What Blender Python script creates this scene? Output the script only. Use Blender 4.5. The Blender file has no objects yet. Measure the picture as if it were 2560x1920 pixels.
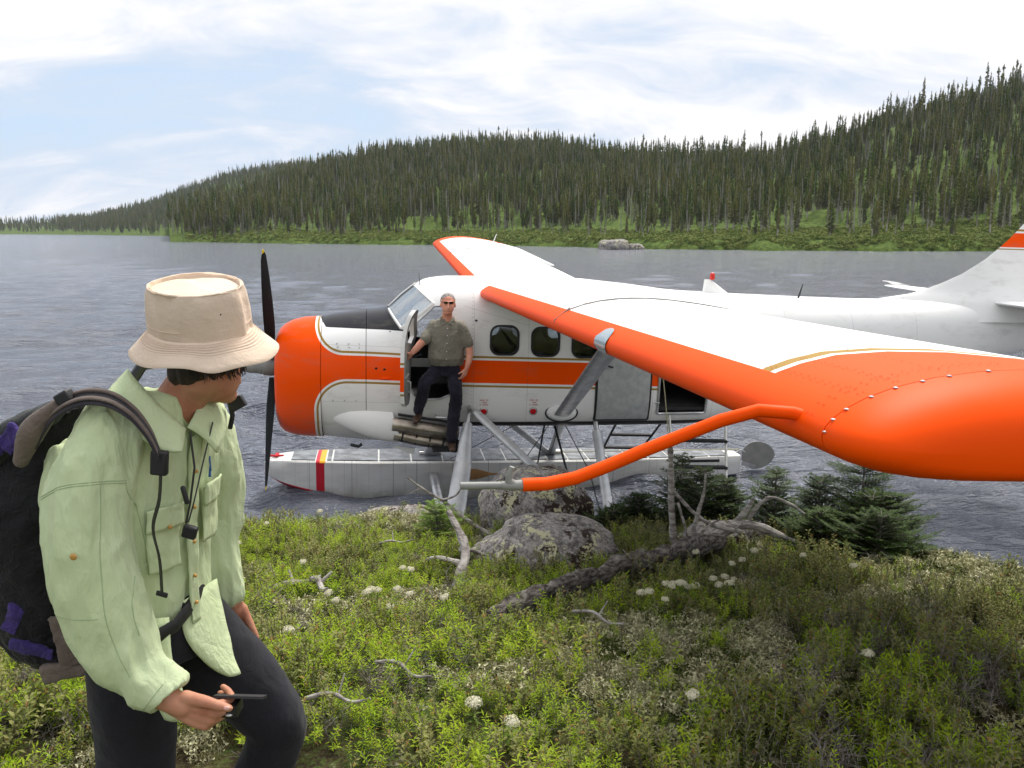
import bpy, bmesh, math, random
import numpy as np
from mathutils import Vector, Matrix
random.seed(7)
RNG = np.random.default_rng(11)
S = bpy.context.scene
COL = S.collection

# ------------------------------------------------------------------ camera, sky, sun, exposure
EYE = 3.932                     # camera height above the lake
F = 2108.0 / 2560.0 * 36.0
cam = bpy.data.objects.new('camera', bpy.data.cameras.new('camera'))
COL.objects.link(cam)
cam.location = (0, 0, EYE)
cam.rotation_euler = (math.radians(90 - 10.27), 0, 0)
cam.data.sensor_width = 36.0
cam.data.lens = F
cam.data.clip_start = 0.05
cam.data.clip_end = 20000
S.camera = cam

SUN_EL, SUN_AZ = math.radians(57), math.radians(28)      # azimuth clockwise from +Y
world = bpy.data.worlds.new('World')
S.world = world
world.use_nodes = True
wt = world.node_tree
for n in list(wt.nodes):
    wt.nodes.remove(n)
WN = lambda t: wt.nodes.new(t)


def wmath(op, a, b=None, c=None):
    n = WN('ShaderNodeMath')
    n.operation = op
    for i, v in enumerate((a, b, c)):
        if v is None:
            continue
        if isinstance(v, (int, float)):
            n.inputs[i].default_value = v
        else:
            wt.links.new(v, n.inputs[i])
    return n.outputs[0]


sky = WN('ShaderNodeTexSky')
sky.sky_type = 'NISHITA'
sky.sun_disc = False
sky.sun_elevation = SUN_EL
sky.sun_rotation = SUN_AZ
sky.air_density = 1.0
sky.dust_density = 1.2
sky.ozone_density = 1.5
geo = WN('ShaderNodeTexCoord')
sep = WN('ShaderNodeSeparateXYZ')
wt.links.new(geo.outputs['Generated'], sep.inputs[0])
zc = wmath('MAXIMUM', sep.outputs[2], 0.0)
den = wmath('ADD', zc, 0.38)
px = wmath('DIVIDE', sep.outputs[0], den)
py = wmath('DIVIDE', sep.outputs[1], den)
cmb = WN('ShaderNodeCombineXYZ')
wt.links.new(px, cmb.inputs[0])
wt.links.new(py, cmb.inputs[1])
mp = WN('ShaderNodeMapping')
mp.inputs['Rotation'].default_value = (0, 0, math.radians(-24))
mp.inputs['Scale'].default_value = (1.05, 2.0, 1)
mp.inputs['Location'].default_value = (2.3, 0.7, 0)
wt.links.new(cmb.outputs[0], mp.inputs[0])


def wnoise(scale, detail, rough, dist, off):
    n = WN('ShaderNodeTexNoise')
    n.noise_dimensions = '3D'
    m = WN('ShaderNodeVectorMath')
    m.operation = 'ADD'
    m.inputs[1].default_value = off
    wt.links.new(mp.outputs[0], m.inputs[0])
    wt.links.new(m.outputs[0], n.inputs['Vector'])
    n.inputs['Scale'].default_value = scale
    n.inputs['Detail'].default_value = detail
    n.inputs['Roughness'].default_value = rough
    n.inputs['Distortion'].default_value = dist
    return n.outputs[0]


def wramp(v, lo, hi):
    n = WN('ShaderNodeMapRange')
    n.interpolation_type = 'SMOOTHSTEP'
    n.inputs['From Min'].default_value = lo
    n.inputs['From Max'].default_value = hi
    wt.links.new(v, n.inputs['Value'])
    return n.outputs[0]


c1 = wnoise(0.80, 9, 0.52, 0.5, (0, 0, 0))
c2 = wnoise(3.2, 8, 0.62, 0.8, (3.1, 7.7, 0))
cl = wmath('ADD', wmath('MULTIPLY', c1, 0.72), wmath('MULTIPLY', c2, 0.28))
mask = wramp(cl, 0.26, 0.46)
haze = wmath('POWER', wmath('SUBTRACT', 1.0, zc), 9.0)
bright = wramp(cl, 0.38, 0.54)


def wmix(f, a, b):
    n = WN('ShaderNodeMix')
    n.data_type = 'RGBA'
    for sock, v in ((n.inputs[0], f), (n.inputs[6], a), (n.inputs[7], b)):
        if isinstance(v, (int, float)):
            sock.default_value = v
        elif isinstance(v, tuple):
            sock.default_value = v
        else:
            wt.links.new(v, sock)
    return n.outputs[2]


blue = wmix(0.8, sky.outputs[0], (3.9, 5.5, 7.4, 1))
blue = wmix(wmath('MULTIPLY', haze, 0.7), blue, (4.4, 5.7, 7.0, 1))
cloud = wmix(bright, (4.9, 5.5, 6.5, 1), (7.8, 7.6, 7.6, 1))
skycol = wmix(wmath('MULTIPLY', mask, 0.93), blue, cloud)
bg = WN('ShaderNodeBackground')
bg.inputs['Strength'].default_value = 0.100
wt.links.new(skycol, bg.inputs['Color'])
wo = WN('ShaderNodeOutputWorld')
wt.links.new(bg.outputs[0], wo.inputs[0])

sun = bpy.data.objects.new('sun', bpy.data.lights.new('sun', 'SUN'))
COL.objects.link(sun)
sun.data.energy = 3.4
sun.data.angle = math.radians(26)
sun.data.color = (1.0, 0.95, 0.88)
sdir = Vector((math.sin(SUN_AZ) * math.cos(SUN_EL), math.cos(SUN_AZ) * math.cos(SUN_EL), math.sin(SUN_EL)))
sun.rotation_euler = sdir.to_track_quat('Z', 'Y').to_euler()

S.view_settings.view_transform = 'Standard'
S.view_settings.look = 'None'
S.view_settings.exposure = 0.52
S.view_settings.gamma = 1.0
S.view_settings.use_curve_mapping = False
S.cycles.max_bounces = 6
S.cycles.diffuse_bounces = 3
S.cycles.glossy_bounces = 3
S.cycles.transmission_bounces = 6
S.cycles.transparent_max_bounces = 8
S.cycles.sample_clamp_indirect = 4.0
S.cycles.caustics_reflective = False
S.cycles.caustics_refractive = False


# ------------------------------------------------------------------ noise in numpy
def _hash(ix, iy, iz, seed):
    h = (ix * 374761393 + iy * 668265263 + iz * 2147483647 + seed * 974634777) & 0xFFFFFFFF
    h = ((h ^ (h >> 13)) * 1274126177) & 0xFFFFFFFF
    h = (h ^ (h >> 16)) & 0xFFFFFFFF
    return h.astype(np.float64) / 4294967295.0


def vnoise(x, y, z=None, seed=0):
    x = np.asarray(x, float)
    y = np.asarray(y, float)
    z = np.zeros_like(x) if z is None else np.asarray(z, float)
    ix, iy, iz = (np.floor(v).astype(np.int64) for v in (x, y, z))
    fx, fy, fz = x - ix, y - iy, z - iz
    fx, fy, fz = (t * t * t * (t * (t * 6 - 15) + 10) for t in (fx, fy, fz))
    r = 0
    for dx in (0, 1):
        for dy in (0, 1):
            for dz in (0, 1):
                w = (fx if dx else 1 - fx) * (fy if dy else 1 - fy) * (fz if dz else 1 - fz)
                r = r + w * _hash(ix + dx, iy + dy, iz + dz, seed)
    return r * 2 - 1


def fbm(x, y, z=None, octaves=4, seed=0, gain=0.5):
    a, s, t = 1.0, 0.0, 0.0
    z0 = np.zeros_like(np.asarray(x, float)) if z is None else z
    for k in range(octaves):
        f = 2.03 ** k
        s = s + a * vnoise(x * f + 17.3 * k, y * f - 9.1 * k, z0 * f, seed + k)
        t += a
        a *= gain
    return s / t


def sstep(x, a, b):
    t = np.clip((np.asarray(x, float) - a) / (b - a), 0, 1)
    return t * t * (3 - 2 * t)


# ------------------------------------------------------------------ shader helpers
class E:
    """a scalar socket with arithmetic"""
    def __init__(s, nt, v):
        s.nt, s.v = nt, v

    def _m(s, op, b=None, c=None):
        n = s.nt.nodes.new('ShaderNodeMath')
        n.operation = op
        for i, v in enumerate((s, b, c)):
            if v is None:
                continue
            v = v.v if isinstance(v, E) else v
            if isinstance(v, (int, float)):
                n.inputs[i].default_value = v
            else:
                s.nt.links.new(v, n.inputs[i])
        return E(s.nt, n.outputs[0])
    def __add__(s, o): return s._m('ADD', o)
    def __sub__(s, o): return s._m('SUBTRACT', o)
    def __mul__(s, o): return s._m('MULTIPLY', o)
    def __neg__(s): return s._m('MULTIPLY', -1.0)
    def mx(s, o): return s._m('MAXIMUM', o)
    def mn(s, o): return s._m('MINIMUM', o)
    def abs(s): return s._m('ABSOLUTE')
    def gt(s, o): return s._m('GREATER_THAN', o)
    def lt(s, o): return s._m('LESS_THAN', o)
    def sq(s): return s._m('MULTIPLY', s)
    def sqrt(s): return s._m('SQRT')
    def pw(s, o): return s._m('POWER', o)
    def fract(s): return s._m('FRACT')
    def sm(s, a, b):
        n = s.nt.nodes.new('ShaderNodeMapRange')
        n.interpolation_type = 'SMOOTHSTEP'
        n.inputs['From Min'].default_value = a
        n.inputs['From Max'].default_value = b
        s.nt.links.new(s.v, n.inputs['Value'])
        return E(s.nt, n.outputs[0])


class Mat:
    def __init__(s, name, base=(.5, .5, .5), rough=.5, metal=0.0, spec=None):
        m = bpy.data.materials.new(name)
        m.use_nodes = True
        s.m, s.nt = m, m.node_tree
        s.p = s.nt.nodes['Principled BSDF']
        s.p.inputs['Base Color'].default_value = (*base, 1)
        s.p.inputs['Roughness'].default_value = rough
        s.p.inputs['Metallic'].default_value = metal
        if spec is not None:
            s.p.inputs['Specular IOR Level'].default_value = spec
        s.tc = None

    def coord(s, kind='Object'):
        if s.tc is None:
            s.tc = s.nt.nodes.new('ShaderNodeTexCoord')
        return s.tc.outputs[kind]

    def xyz(s, kind='Object'):
        n = s.nt.nodes.new('ShaderNodeSeparateXYZ')
        s.nt.links.new(s.coord(kind), n.inputs[0])
        return [E(s.nt, n.outputs[i]) for i in range(3)]

    def noise(s, scale, detail=3, rough=.5, stretch=None, kind='Object', dist=0.0, typ='noise'):
        v = s.coord(kind)
        if stretch:
            n = s.nt.nodes.new('ShaderNodeMapping')
            n.inputs['Scale'].default_value = stretch
            s.nt.links.new(v, n.inputs[0])
            v = n.outputs[0]
        if typ == 'noise':
            n = s.nt.nodes.new('ShaderNodeTexNoise')
            n.inputs['Detail'].default_value = detail
            n.inputs['Roughness'].default_value = rough
            n.inputs['Distortion'].default_value = dist
        else:
            n = s.nt.nodes.new('ShaderNodeTexVoronoi')
        n.inputs['Scale'].default_value = scale
        s.nt.links.new(v, n.inputs['Vector'])
        return E(s.nt, n.outputs[0])

    def const(s, v):
        n = s.nt.nodes.new('ShaderNodeValue')
        n.outputs[0].default_value = v
        return E(s.nt, n.outputs[0])

    def rnd(s):
        n = s.nt.nodes.new('ShaderNodeObjectInfo')
        return E(s.nt, n.outputs['Random'])

    def mix(s, f, a, b):
        n = s.nt.nodes.new('ShaderNodeMix')
        n.data_type = 'RGBA'
        for sock, v in ((n.inputs[0], f), (n.inputs[6], a), (n.inputs[7], b)):
            if isinstance(v, E):
                v = v.v
            if isinstance(v, (int, float)):
                sock.default_value = v
            elif isinstance(v, tuple):
                sock.default_value = (*v[:3], 1)
            else:
                s.nt.links.new(v, sock)
        return n.outputs[2]

    def color(s, c):
        s.nt.links.new(c, s.p.inputs['Base Color'])
        return s

    def roughness(s, e):
        s.nt.links.new(e.v, s.p.inputs['Roughness'])
        return s

    def bump(s, e, strength=.3, dist=.01):
        n = s.nt.nodes.new('ShaderNodeBump')
        n.inputs['Strength'].default_value = strength
        n.inputs['Distance'].default_value = dist
        s.nt.links.new(e.v, n.inputs['Height'])
        s.nt.links.new(n.outputs[0], s.p.inputs['Normal'])
        return s


def noisy(name, c1, c2, scale=8, rough=.7, metal=0, bump=.2, bdist=.01, stretch=None, detail=4, lo=.35, hi=.65, spec=None):
    M = Mat(name, c1, rough, metal, spec)
    n = M.noise(scale, detail, .6, stretch)
    M.color(M.mix(n.sm(lo, hi), c1, c2))
    if bump:
        M.bump(M.noise(scale * 3, detail, .6, stretch), bump, bdist)
    return M.m


# ------------------------------------------------------------------ mesh helpers
def mk(name, verts, faces, mat=None, parent=None, smooth=True, link=True, mi=None):
    me = bpy.data.meshes.new(name)
    me.from_pydata([tuple(v) for v in verts], [], [tuple(f) for f in faces])
    me.update()
    mats = mat if isinstance(mat, (list, tuple)) else ([mat] if mat else [])
    for m in mats:
        me.materials.append(m)
    if mi is not None:
        me.polygons.foreach_set('material_index', list(mi))
    if smooth:
        me.polygons.foreach_set('use_smooth', [True] * len(me.polygons))
    o = bpy.data.objects.new(name, me)
    if link:
        COL.objects.link(o)
    if parent is not None:
        o.parent = parent
    return o


def tag(o, label=None, cat=None, group=None, kind=None):
    for k, v in (('label', label), ('category', cat), ('group', group), ('kind', kind)):
        if v:
            o[k] = v
    return o


def thing(name, label, cat, loc=(0, 0, 0), group=None, rot=(0, 0, 0)):
    o = bpy.data.objects.new(name, None)
    COL.objects.link(o)
    o.location = loc
    o.rotation_euler = rot
    return tag(o, label, cat, group)


def autosmooth(o, deg=35):
    me = o.data
    bm = bmesh.new()
    bm.from_mesh(me)
    bmesh.ops.recalc_face_normals(bm, faces=bm.faces)
    for e in bm.edges:
        if len(e.link_faces) == 2 and e.calc_face_angle(0) > math.radians(deg):
            e.smooth = False
    for f in bm.faces:
        f.smooth = True
    bm.to_mesh(me)
    bm.free()
    return o


class MB:
    """collects simple shapes into one mesh"""
    def __init__(s):
        s.v, s.f = [], []

    def add(s, v, f):
        n = len(s.v)
        s.v += [tuple(p) for p in v]
        s.f += [tuple(i + n for i in q) for q in f]
        return s

    def box(s, c, size, rot=None):
        R = rot or Matrix.Identity(3)
        v = []
        for i in range(8):
            p = Vector(((i & 1) - .5, ((i >> 1) & 1) - .5, (i >> 2) - .5))
            p = Vector((p.x * size[0], p.y * size[1], p.z * size[2]))
            v.append(Vector(c) + R @ p)
        return s.add(v, [(0, 2, 3, 1), (4, 5, 7, 6), (0, 1, 5, 4), (2, 6, 7, 3), (0, 4, 6, 2), (1, 3, 7, 5)])

    def prism(s, poly, t0, t1, fn):
        n = len(poly)
        v = [fn(p[0], p[1], t0) for p in poly] + [fn(p[0], p[1], t1) for p in poly]
        f = [tuple(range(n))[::-1], tuple(range(n, 2 * n))] + [(i, (i + 1) % n, n + (i + 1) % n, n + i) for i in range(n)]
        return s.add(v, f)

    def tube(s, pts, r, n=8, cap=True, flat=None):
        """r: number or list; flat: (scale_u) squash across the side axis"""
        pts = [Vector(p) for p in pts]
        k = len(pts)
        rr = r if isinstance(r, (list, tuple)) else [r] * k
        rings = []
        up = Vector((0, 0, 1))
        u = None
        for i, p in enumerate(pts):
            d = (pts[min(i + 1, k - 1)] - pts[max(i - 1, 0)]).normalized()
            if u is None:
                ref = up if abs(d.z) < .9 else Vector((1, 0, 0))
                u = d.cross(ref).normalized()
            else:
                u = (u - d * u.dot(d)).normalized()
            w = d.cross(u)
            fl = flat or 1.0
            rings.append([p + (u * math.cos(t) * fl + w * math.sin(t)) * rr[i] for t in [2 * math.pi * j / n for j in range(n)]])
        v = [q for ring in rings for q in ring]
        f = []
        for i in range(k - 1):
            for j in range(n):
                a, b = i * n + j, i * n + (j + 1) % n
                f.append((a, b, b + n, a + n))
        if cap:
            f.append(tuple(range(n))[::-1])
            f.append(tuple(range((k - 1) * n, k * n)))
        return s.add(v, f)

    def rings(s, rings, cap0=True, cap1=True, closed=True):
        n = len(rings[0])
        v = [q for r in rings for q in r]
        f = []
        m = n if closed else n - 1
        for i in range(len(rings) - 1):
            for j in range(m):
                a, b = i * n + j, i * n + (j + 1) % n
                f.append((a, b, b + n, a + n))
        if cap0:
            f.append(tuple(range(n))[::-1])
        if cap1:
            f.append(tuple(range((len(rings) - 1) * n, len(rings) * n)))
        return s.add(v, f)

    def ball(s, c, r, nu=12, nv=8, rot=None):
        r = r if isinstance(r, (tuple, list)) else (r, r, r)
        R = rot or Matrix.Identity(3)
        rg = []
        for i in range(1, nv):
            th = math.pi * i / nv
            rg.append([Vector(c) + R @ Vector((r[0] * math.sin(th) * math.cos(2 * math.pi * j / nu), r[1] * math.sin(th) * math.sin(2 * math.pi * j / nu), r[2] * math.cos(th))) for j in range(nu)])
        base = len(s.v)
        s.rings(rg, False, False)
        t = len(s.v)
        s.v += [tuple(Vector(c) + R @ Vector((0, 0, r[2]))), tuple(Vector(c) - R @ Vector((0, 0, r[2])))]
        for j in range(nu):
            s.f.append((t, base + (j + 1) % nu, base + j))
            o = base + (nv - 2) * nu
            s.f.append((t + 1, o + j, o + (j + 1) % nu))
        return s

    def build(s, name, mat, parent=None, smooth=35, link=True):
        o = mk(name, s.v, s.f, mat, parent, smooth=bool(smooth), link=link)
        if smooth:
            autosmooth(o, smooth)
        return o


def apply_mods(o):
    dg = bpy.context.evaluated_depsgraph_get()
    dg.update()
    me = bpy.data.meshes.new_from_object(o.evaluated_get(dg), depsgraph=dg)
    o.modifiers.clear()
    old = o.data
    o.data = me
    bpy.data.meshes.remove(old)
    return o


def boolean(o, cutters, op='DIFFERENCE', solver='EXACT'):
    for c in cutters:
        m = o.modifiers.new('b', 'BOOLEAN')
        m.operation = op
        m.solver = solver
        m.object = c
    return apply_mods(o)


def drop(objs):
    for o in objs:
        me = o.data
        bpy.data.objects.remove(o)
        bpy.data.meshes.remove(me)


def copy_tree(o, parent=None):
    c = o.copy()
    COL.objects.link(c)
    c.parent = parent
    for ch in o.children:
        copy_tree(ch, c)
    return c


def jitter(o, amp, scale, seed=0, octaves=3, stretch=(1, 1, 1), ridge=False):
    me = o.data
    n = len(me.vertices)
    co = np.empty(n * 3)
    me.vertices.foreach_get('co', co)
    no = np.empty(n * 3)
    me.vertices.foreach_get('normal', no)
    co, no = co.reshape(-1, 3), no.reshape(-1, 3)
    d = fbm(co[:, 0] * scale * stretch[0], co[:, 1] * scale * stretch[1], co[:, 2] * scale * stretch[2], octaves, seed)
    if ridge:
        d = .5 - np.abs(d) * 2.2
    co = co + no * (d * amp)[:, None]
    me.vertices.foreach_set('co', co.ravel())
    me.update()
    return o


def scatter(name, protos, pts, rots, scls, idx, label=None, cat=None, mat=None):
    """one 'stuff' object: prototypes instanced on points by geometry nodes"""
    pc = bpy.data.collections.new(name + '_sources')
    for i, p in enumerate(protos):
        p.name = '%s_source_%02d' % (name, i)
        pc.objects.link(p)
    me = bpy.data.meshes.new(name)
    me.from_pydata([tuple(p) for p in pts], [], [])
    for nm, typ, dat in (('rot', 'FLOAT_VECTOR', np.asarray(rots, float).ravel()), ('scl', 'FLOAT', np.asarray(scls, float)), ('pick', 'INT', np.asarray(idx, int))):
        a = me.attributes.new(nm, typ, 'POINT')
        a.data.foreach_set('vector' if typ == 'FLOAT_VECTOR' else 'value', dat)
    o = bpy.data.objects.new(name, me)
    COL.objects.link(o)
    tag(o, label, cat, kind='stuff')
    g = bpy.data.node_groups.new(name, 'GeometryNodeTree')
    g.interface.new_socket('Geometry', in_out='INPUT', socket_type='NodeSocketGeometry')
    g.interface.new_socket('Geometry', in_out='OUTPUT', socket_type='NodeSocketGeometry')
    N = g.nodes.new
    gi, go = N('NodeGroupInput'), N('NodeGroupOutput')
    m2p, iop, ci = N('GeometryNodeMeshToPoints'), N('GeometryNodeInstanceOnPoints'), N('GeometryNodeCollectionInfo')
    ci.inputs['Collection'].default_value = pc
    ci.inputs['Separate Children'].default_value = True
    ci.inputs['Reset Children'].default_value = True
    iop.inputs['Pick Instance'].default_value = True

    def attr(nm, t):
        n = N('GeometryNodeInputNamedAttribute')
        n.data_type = t
        n.inputs['Name'].default_value = nm
        return n.outputs[0]
    L = g.links.new
    L(gi.outputs[0], m2p.inputs['Mesh'])
    L(m2p.outputs[0], iop.inputs['Points'])
    L(ci.outputs[0], iop.inputs['Instance'])
    L(attr('pick', 'INT'), iop.inputs['Instance Index'])
    e2r = N('FunctionNodeEulerToRotation')
    L(attr('rot', 'FLOAT_VECTOR'), e2r.inputs[0])
    L(e2r.outputs[0], iop.inputs['Rotation'])
    L(attr('scl', 'FLOAT'), iop.inputs['Scale'])
    L(iop.outputs[0], go.inputs[0])
    md = o.modifiers.new('scatter', 'NODES')
    md.node_group = g
    return o

# ------------------------------------------------------------------ lake
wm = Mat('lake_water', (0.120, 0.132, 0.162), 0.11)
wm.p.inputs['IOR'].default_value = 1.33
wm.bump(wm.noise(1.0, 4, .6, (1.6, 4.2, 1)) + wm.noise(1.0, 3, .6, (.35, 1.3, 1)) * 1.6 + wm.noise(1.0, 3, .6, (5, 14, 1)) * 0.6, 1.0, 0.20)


def wave(x, y, r):
    rg = np.random.default_rng(5)
    z = np.zeros_like(x)
    for k in range(46):
        lam = 0.22 * (1.085 ** k)
        th = math.radians(78) + rg.normal(0, .42)
        amp = 0.0165 * lam ** 0.32
        fade = np.clip(1.6 - (0.0085 * r) / (lam * .22), 0, 1)
        z += (lam < 5) * fade * amp * np.sin(2 * math.pi / lam * (x * math.cos(th) + y * math.sin(th)) + rg.uniform(0, 6.28) + 1.4 * vnoise(x * .35 / max(lam, .6), y * .5 / max(lam, .6), seed=k))
    return z * (0.75 + .35 * vnoise(x * .06, y * .12, seed=99))


nr, na = 520, 560
rr = 5.0 * (3400 / 5.0) ** (np.linspace(0, 1, nr) ** 1.15)
aa = np.radians(np.linspace(-52, 52, na))
R_, A_ = np.meshgrid(rr, aa, indexing='ij')
X, Y = R_ * np.sin(A_), R_ * np.cos(A_)
Z = wave(X, Y, R_)
V = np.stack([X, Y, Z], -1).reshape(-1, 3)
ii, jj = np.meshgrid(np.arange(nr - 1), np.arange(na - 1), indexing='ij')
a0 = (ii * na + jj).ravel()
Fc = np.stack([a0, a0 + 1, a0 + na + 1, a0 + na], -1)


def fastmesh(name, V, Fc, mat, smooth=True):
    me = bpy.data.meshes.new(name)
    me.vertices.add(len(V))
    me.vertices.foreach_set('co', np.asarray(V, np.float32).ravel())
    k = Fc.shape[1]
    me.loops.add(Fc.size)
    me.loops.foreach_set('vertex_index', Fc.ravel().astype(np.int32))
    me.polygons.add(len(Fc))
    me.polygons.foreach_set('loop_start', np.arange(0, Fc.size, k, dtype=np.int32))
    me.polygons.foreach_set('loop_total', np.full(len(Fc), k, dtype=np.int32))
    me.update(calc_edges=True)
    me.validate()
    if smooth:
        me.polygons.foreach_set('use_smooth', np.ones(len(Fc), bool))
    me.materials.append(mat)
    o = bpy.data.objects.new(name, me)
    COL.objects.link(o)
    return o


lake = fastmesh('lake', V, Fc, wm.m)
tag(lake, 'grey rippled lake water', kind='structure')
bed = mk('lake_bed', [(-6000, -200, -2), (6000, -200, -2), (6000, 6000, -2), (-6000, 6000, -2)], [(0, 1, 2, 3)], noisy('lake_bed', (.03, .025, .02), (.05, .04, .03), .2))
tag(bed, 'dark lake bed under the water', kind='structure')

# ------------------------------------------------------------------ far shores and hills
K = 2108.0


def azx(az):           # photo column of an azimuth, only used to lay out the valley profile
    return 1280 + K * np.tan(az)


# profile of the near hill: azimuth tangent, shoreline distance, ridge distance, ridge height
NEAR = np.array([
    (-0.42, 330, 380, 6), (-0.3605, 307, 400, 9), (-0.33, 296, 430, 13), (-0.30, 285, 460, 20), (-0.256, 272, 560, 34), (-0.20, 262, 600, 44), (-0.15, 252, 630, 54), (-0.09, 246, 640, 58),
    (-0.058, 237, 640, 61), (0.05, 222, 610, 57), (0.12, 200, 560, 46), (0.19, 186, 500, 40), (0.29, 176, 470, 37), (0.38, 172, 440, 43), (0.43, 170, 430, 53),
    (0.49, 168, 420, 57), (0.607, 166, 420, 70), (0.8, 165, 420, 90), (1.2, 160, 420, 110)])
FAR = np.array([
    (-1.2, 1250, 1500, 14), (-0.607, 1150, 1500, 13), (-0.55, 1080, 1500, 16), (-0.497, 950, 1400, 19), (-0.46, 820, 1320, 27), (-0.426, 760, 1250, 36), (-0.371, 720, 1180, 54), (-0.327, 700, 1150, 71),
    (-0.278, 690, 1150, 82), (-0.20, 690, 1150, 90), (-0.15, 690, 1150, 90), (-0.1, 690, 1150, 90), (0.1, 690, 1150, 70), (0.5, 690, 1150, 50)])


def prof(T, t):
    t = np.asarray(t, float)
    return tuple(np.interp(t, T[:, 0], T[:, k]) for k in (1, 2, 3))


def hill_h(T, x, y, seed):
    t = x / np.maximum(y, 1)
    r = np.hypot(x, y) * np.cos(np.arctan(t))      # forward distance
    ds, dr, hr = prof(T, t)
    sc = ds / 200.0
    ds = ds + (fbm(t * 30, t * 0, octaves=3, seed=seed) * 5.0) * sc
    s = (r - ds) / (dr - ds)
    base = np.where(r > ds, 0.35 + 1.5 * sstep(r, ds, ds + 6 * sc), -1.2 + 0 * r)
    h = base + hr * (0.35 * np.clip(s, 0, 1) + 0.65 * sstep(s, 0, 1.0)) * (s > 0)
    h = h + (fbm(x / 28, y / 28, octaves=4, seed=seed + 5) * 3.2 + fbm(x / 5, y / 5, octaves=3, seed=seed + 9) * .55) * sstep(s, .01, .18)
    return h, s


gm = Mat('hill_ground', (.05, .07, .03), .95)
n1 = gm.noise(.10, 5, .65)
n2 = gm.noise(.9, 4, .7)
cg = gm.mix(n2.sm(.35, .65), (.045, .08, .015), (.11, .155, .03))
cg = gm.mix((n1 * .6 + n2 * .4).sm(.64, .70), cg, (.24, .24, .10))
gm.color(cg)
gm.p.inputs['Specular IOR Level'].default_value = .1
gm.bump(gm.noise(2.0, 5, .7), .8, .3)


def hill(name, T, t0, t1, r0, r1, na, nr, seed, label):
    t = np.linspace(t0, t1, na)
    q = r0 * (r1 / r0) ** np.linspace(0, 1, nr)
    Q, TT = np.meshgrid(q, t, indexing='ij')
    X, Y = Q * TT, Q
    Z, s = hill_h(T, X, Y, seed)
    V = np.stack([X, Y, Z], -1).reshape(-1, 3)
    ii, jj = np.meshgrid(np.arange(nr - 1), np.arange(na - 1), indexing='ij')
    a0 = (ii * na + jj).ravel()
    o = fastmesh(name, V, np.stack([a0, a0 + 1, a0 + na + 1, a0 + na], -1), gm.m)
    return tag(o, label, kind='structure')


hill('hillside', NEAR, -.40, 1.1, 150, 900, 420, 330, 21, 'wooded hillside across the lake')
hill('far_hills', FAR, -1.1, .45, 650, 2400, 300, 160, 41, 'far hills beyond the point')

# ---- spruce prototypes
def sprucemat(name, g1, g2, dead):
    M = Mat(name, g1, .9, spec=.15)
    r = M.rnd()
    z = M.xyz()[2]
    n = M.noise(1.3, 3, .6)
    c = M.mix(r.sm(0, 1), g1, g2)
    c = M.mix((n + (z * -0.11)).sm(-.15, .42) * .8 if not dead else n.sm(.3, .7), c, (.19, .18, .12) if not dead else (.26, .25, .23))
    M.color(c)
    return M.m


m_sp = sprucemat('spruce_needles', (.09, .150, .020), (.22, .215, .055), False)
m_dead = sprucemat('lichen_covered_twigs', (.26, .25, .23), (.42, .40, .37), True)
m_bark = noisy('grey_spruce_bark', (.22, .19, .17), (.42, .39, .36), 6, .9, stretch=(3, 3, .6))


def crown_mesh(h, w, seed, base=.12, n=190, club=0.0, bare=0.0):
    rg = random.Random(seed)
    mb = MB()
    for i in range(n):
        t = base + (1 - base) * (i + rg.random()) / n
        prof_w = (1 - t) ** .62 * (.55 + .45 * min(1, (t - base) * 6))
        if club:
            prof_w = prof_w * .55 + club * math.exp(-((t - .9) / .07) ** 2)
        L = w * prof_w * rg.uniform(.45, 1.15) + .07
        if bare and rg.random() < bare * (1 - t):
            continue
        a = rg.uniform(0, 6.283)
        z = t * h
        dr = rg.uniform(.15, .65) * L
        d = Vector((math.cos(a), math.sin(a), 0))
        s = Vector((-d.y, d.x, 0))
        p0 = Vector((0, 0, z))
        p1 = p0 + d * L * .55 + Vector((0, 0, -dr * .4))
        p2 = p0 + d * L + Vector((0, 0, -dr * .75 + .05))
        wd = L * rg.uniform(.22, .38) + .04
        hg = Vector((0, 0, -rg.uniform(.12, .30) - L * .12))
        mb.add([p0, p1 + s * wd, p2, p1 - s * wd, p1 + hg], [(0, 1, 2), (0, 2, 3), (0, 2, 4)])
    mb.add([(0.09, 0, h * .95), (-.05, .08, h * .95), (-.05, -.08, h * .95), (0, 0, h * 1.04)], [(0, 1, 3), (1, 2, 3), (2, 0, 3)])
    return mb


def dead_mesh(h, seed, n=70):
    rg = random.Random(seed)
    mb = MB()
    for i in range(n):
        t = rg.uniform(.15, .97)
        L = (.25 + (1 - t) * .9) * rg.uniform(.4, 1.1)
        a = rg.uniform(0, 6.283)
        d = Vector((math.cos(a), math.sin(a), rg.uniform(-.5, .15)))
        s = Vector((-math.sin(a), math.cos(a), 0)) * .035
        p0 = Vector((0, 0, t * h))
        mb.add([p0 - s, p0 + s, p0 + d * L], [(0, 1, 2)])
        q = p0 + d * L * .6
        for sg in (-1, 1):
            e = q + Vector((-math.sin(a) * sg, math.cos(a) * sg, -.3)) * L * .35
            mb.add([q, q + Vector((0, 0, .05)), e], [(0, 1, 2)])
    return mb


def trunk_mesh(h, r, lean=0.0):
    mb = MB()
    mb.tube([(0, 0, -.5), (lean * .2, 0, h * .35), (lean * .6, 0, h * .7), (lean, 0, h)], [r, r * .8, r * .45, r * .12], 6)
    return mb


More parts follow.
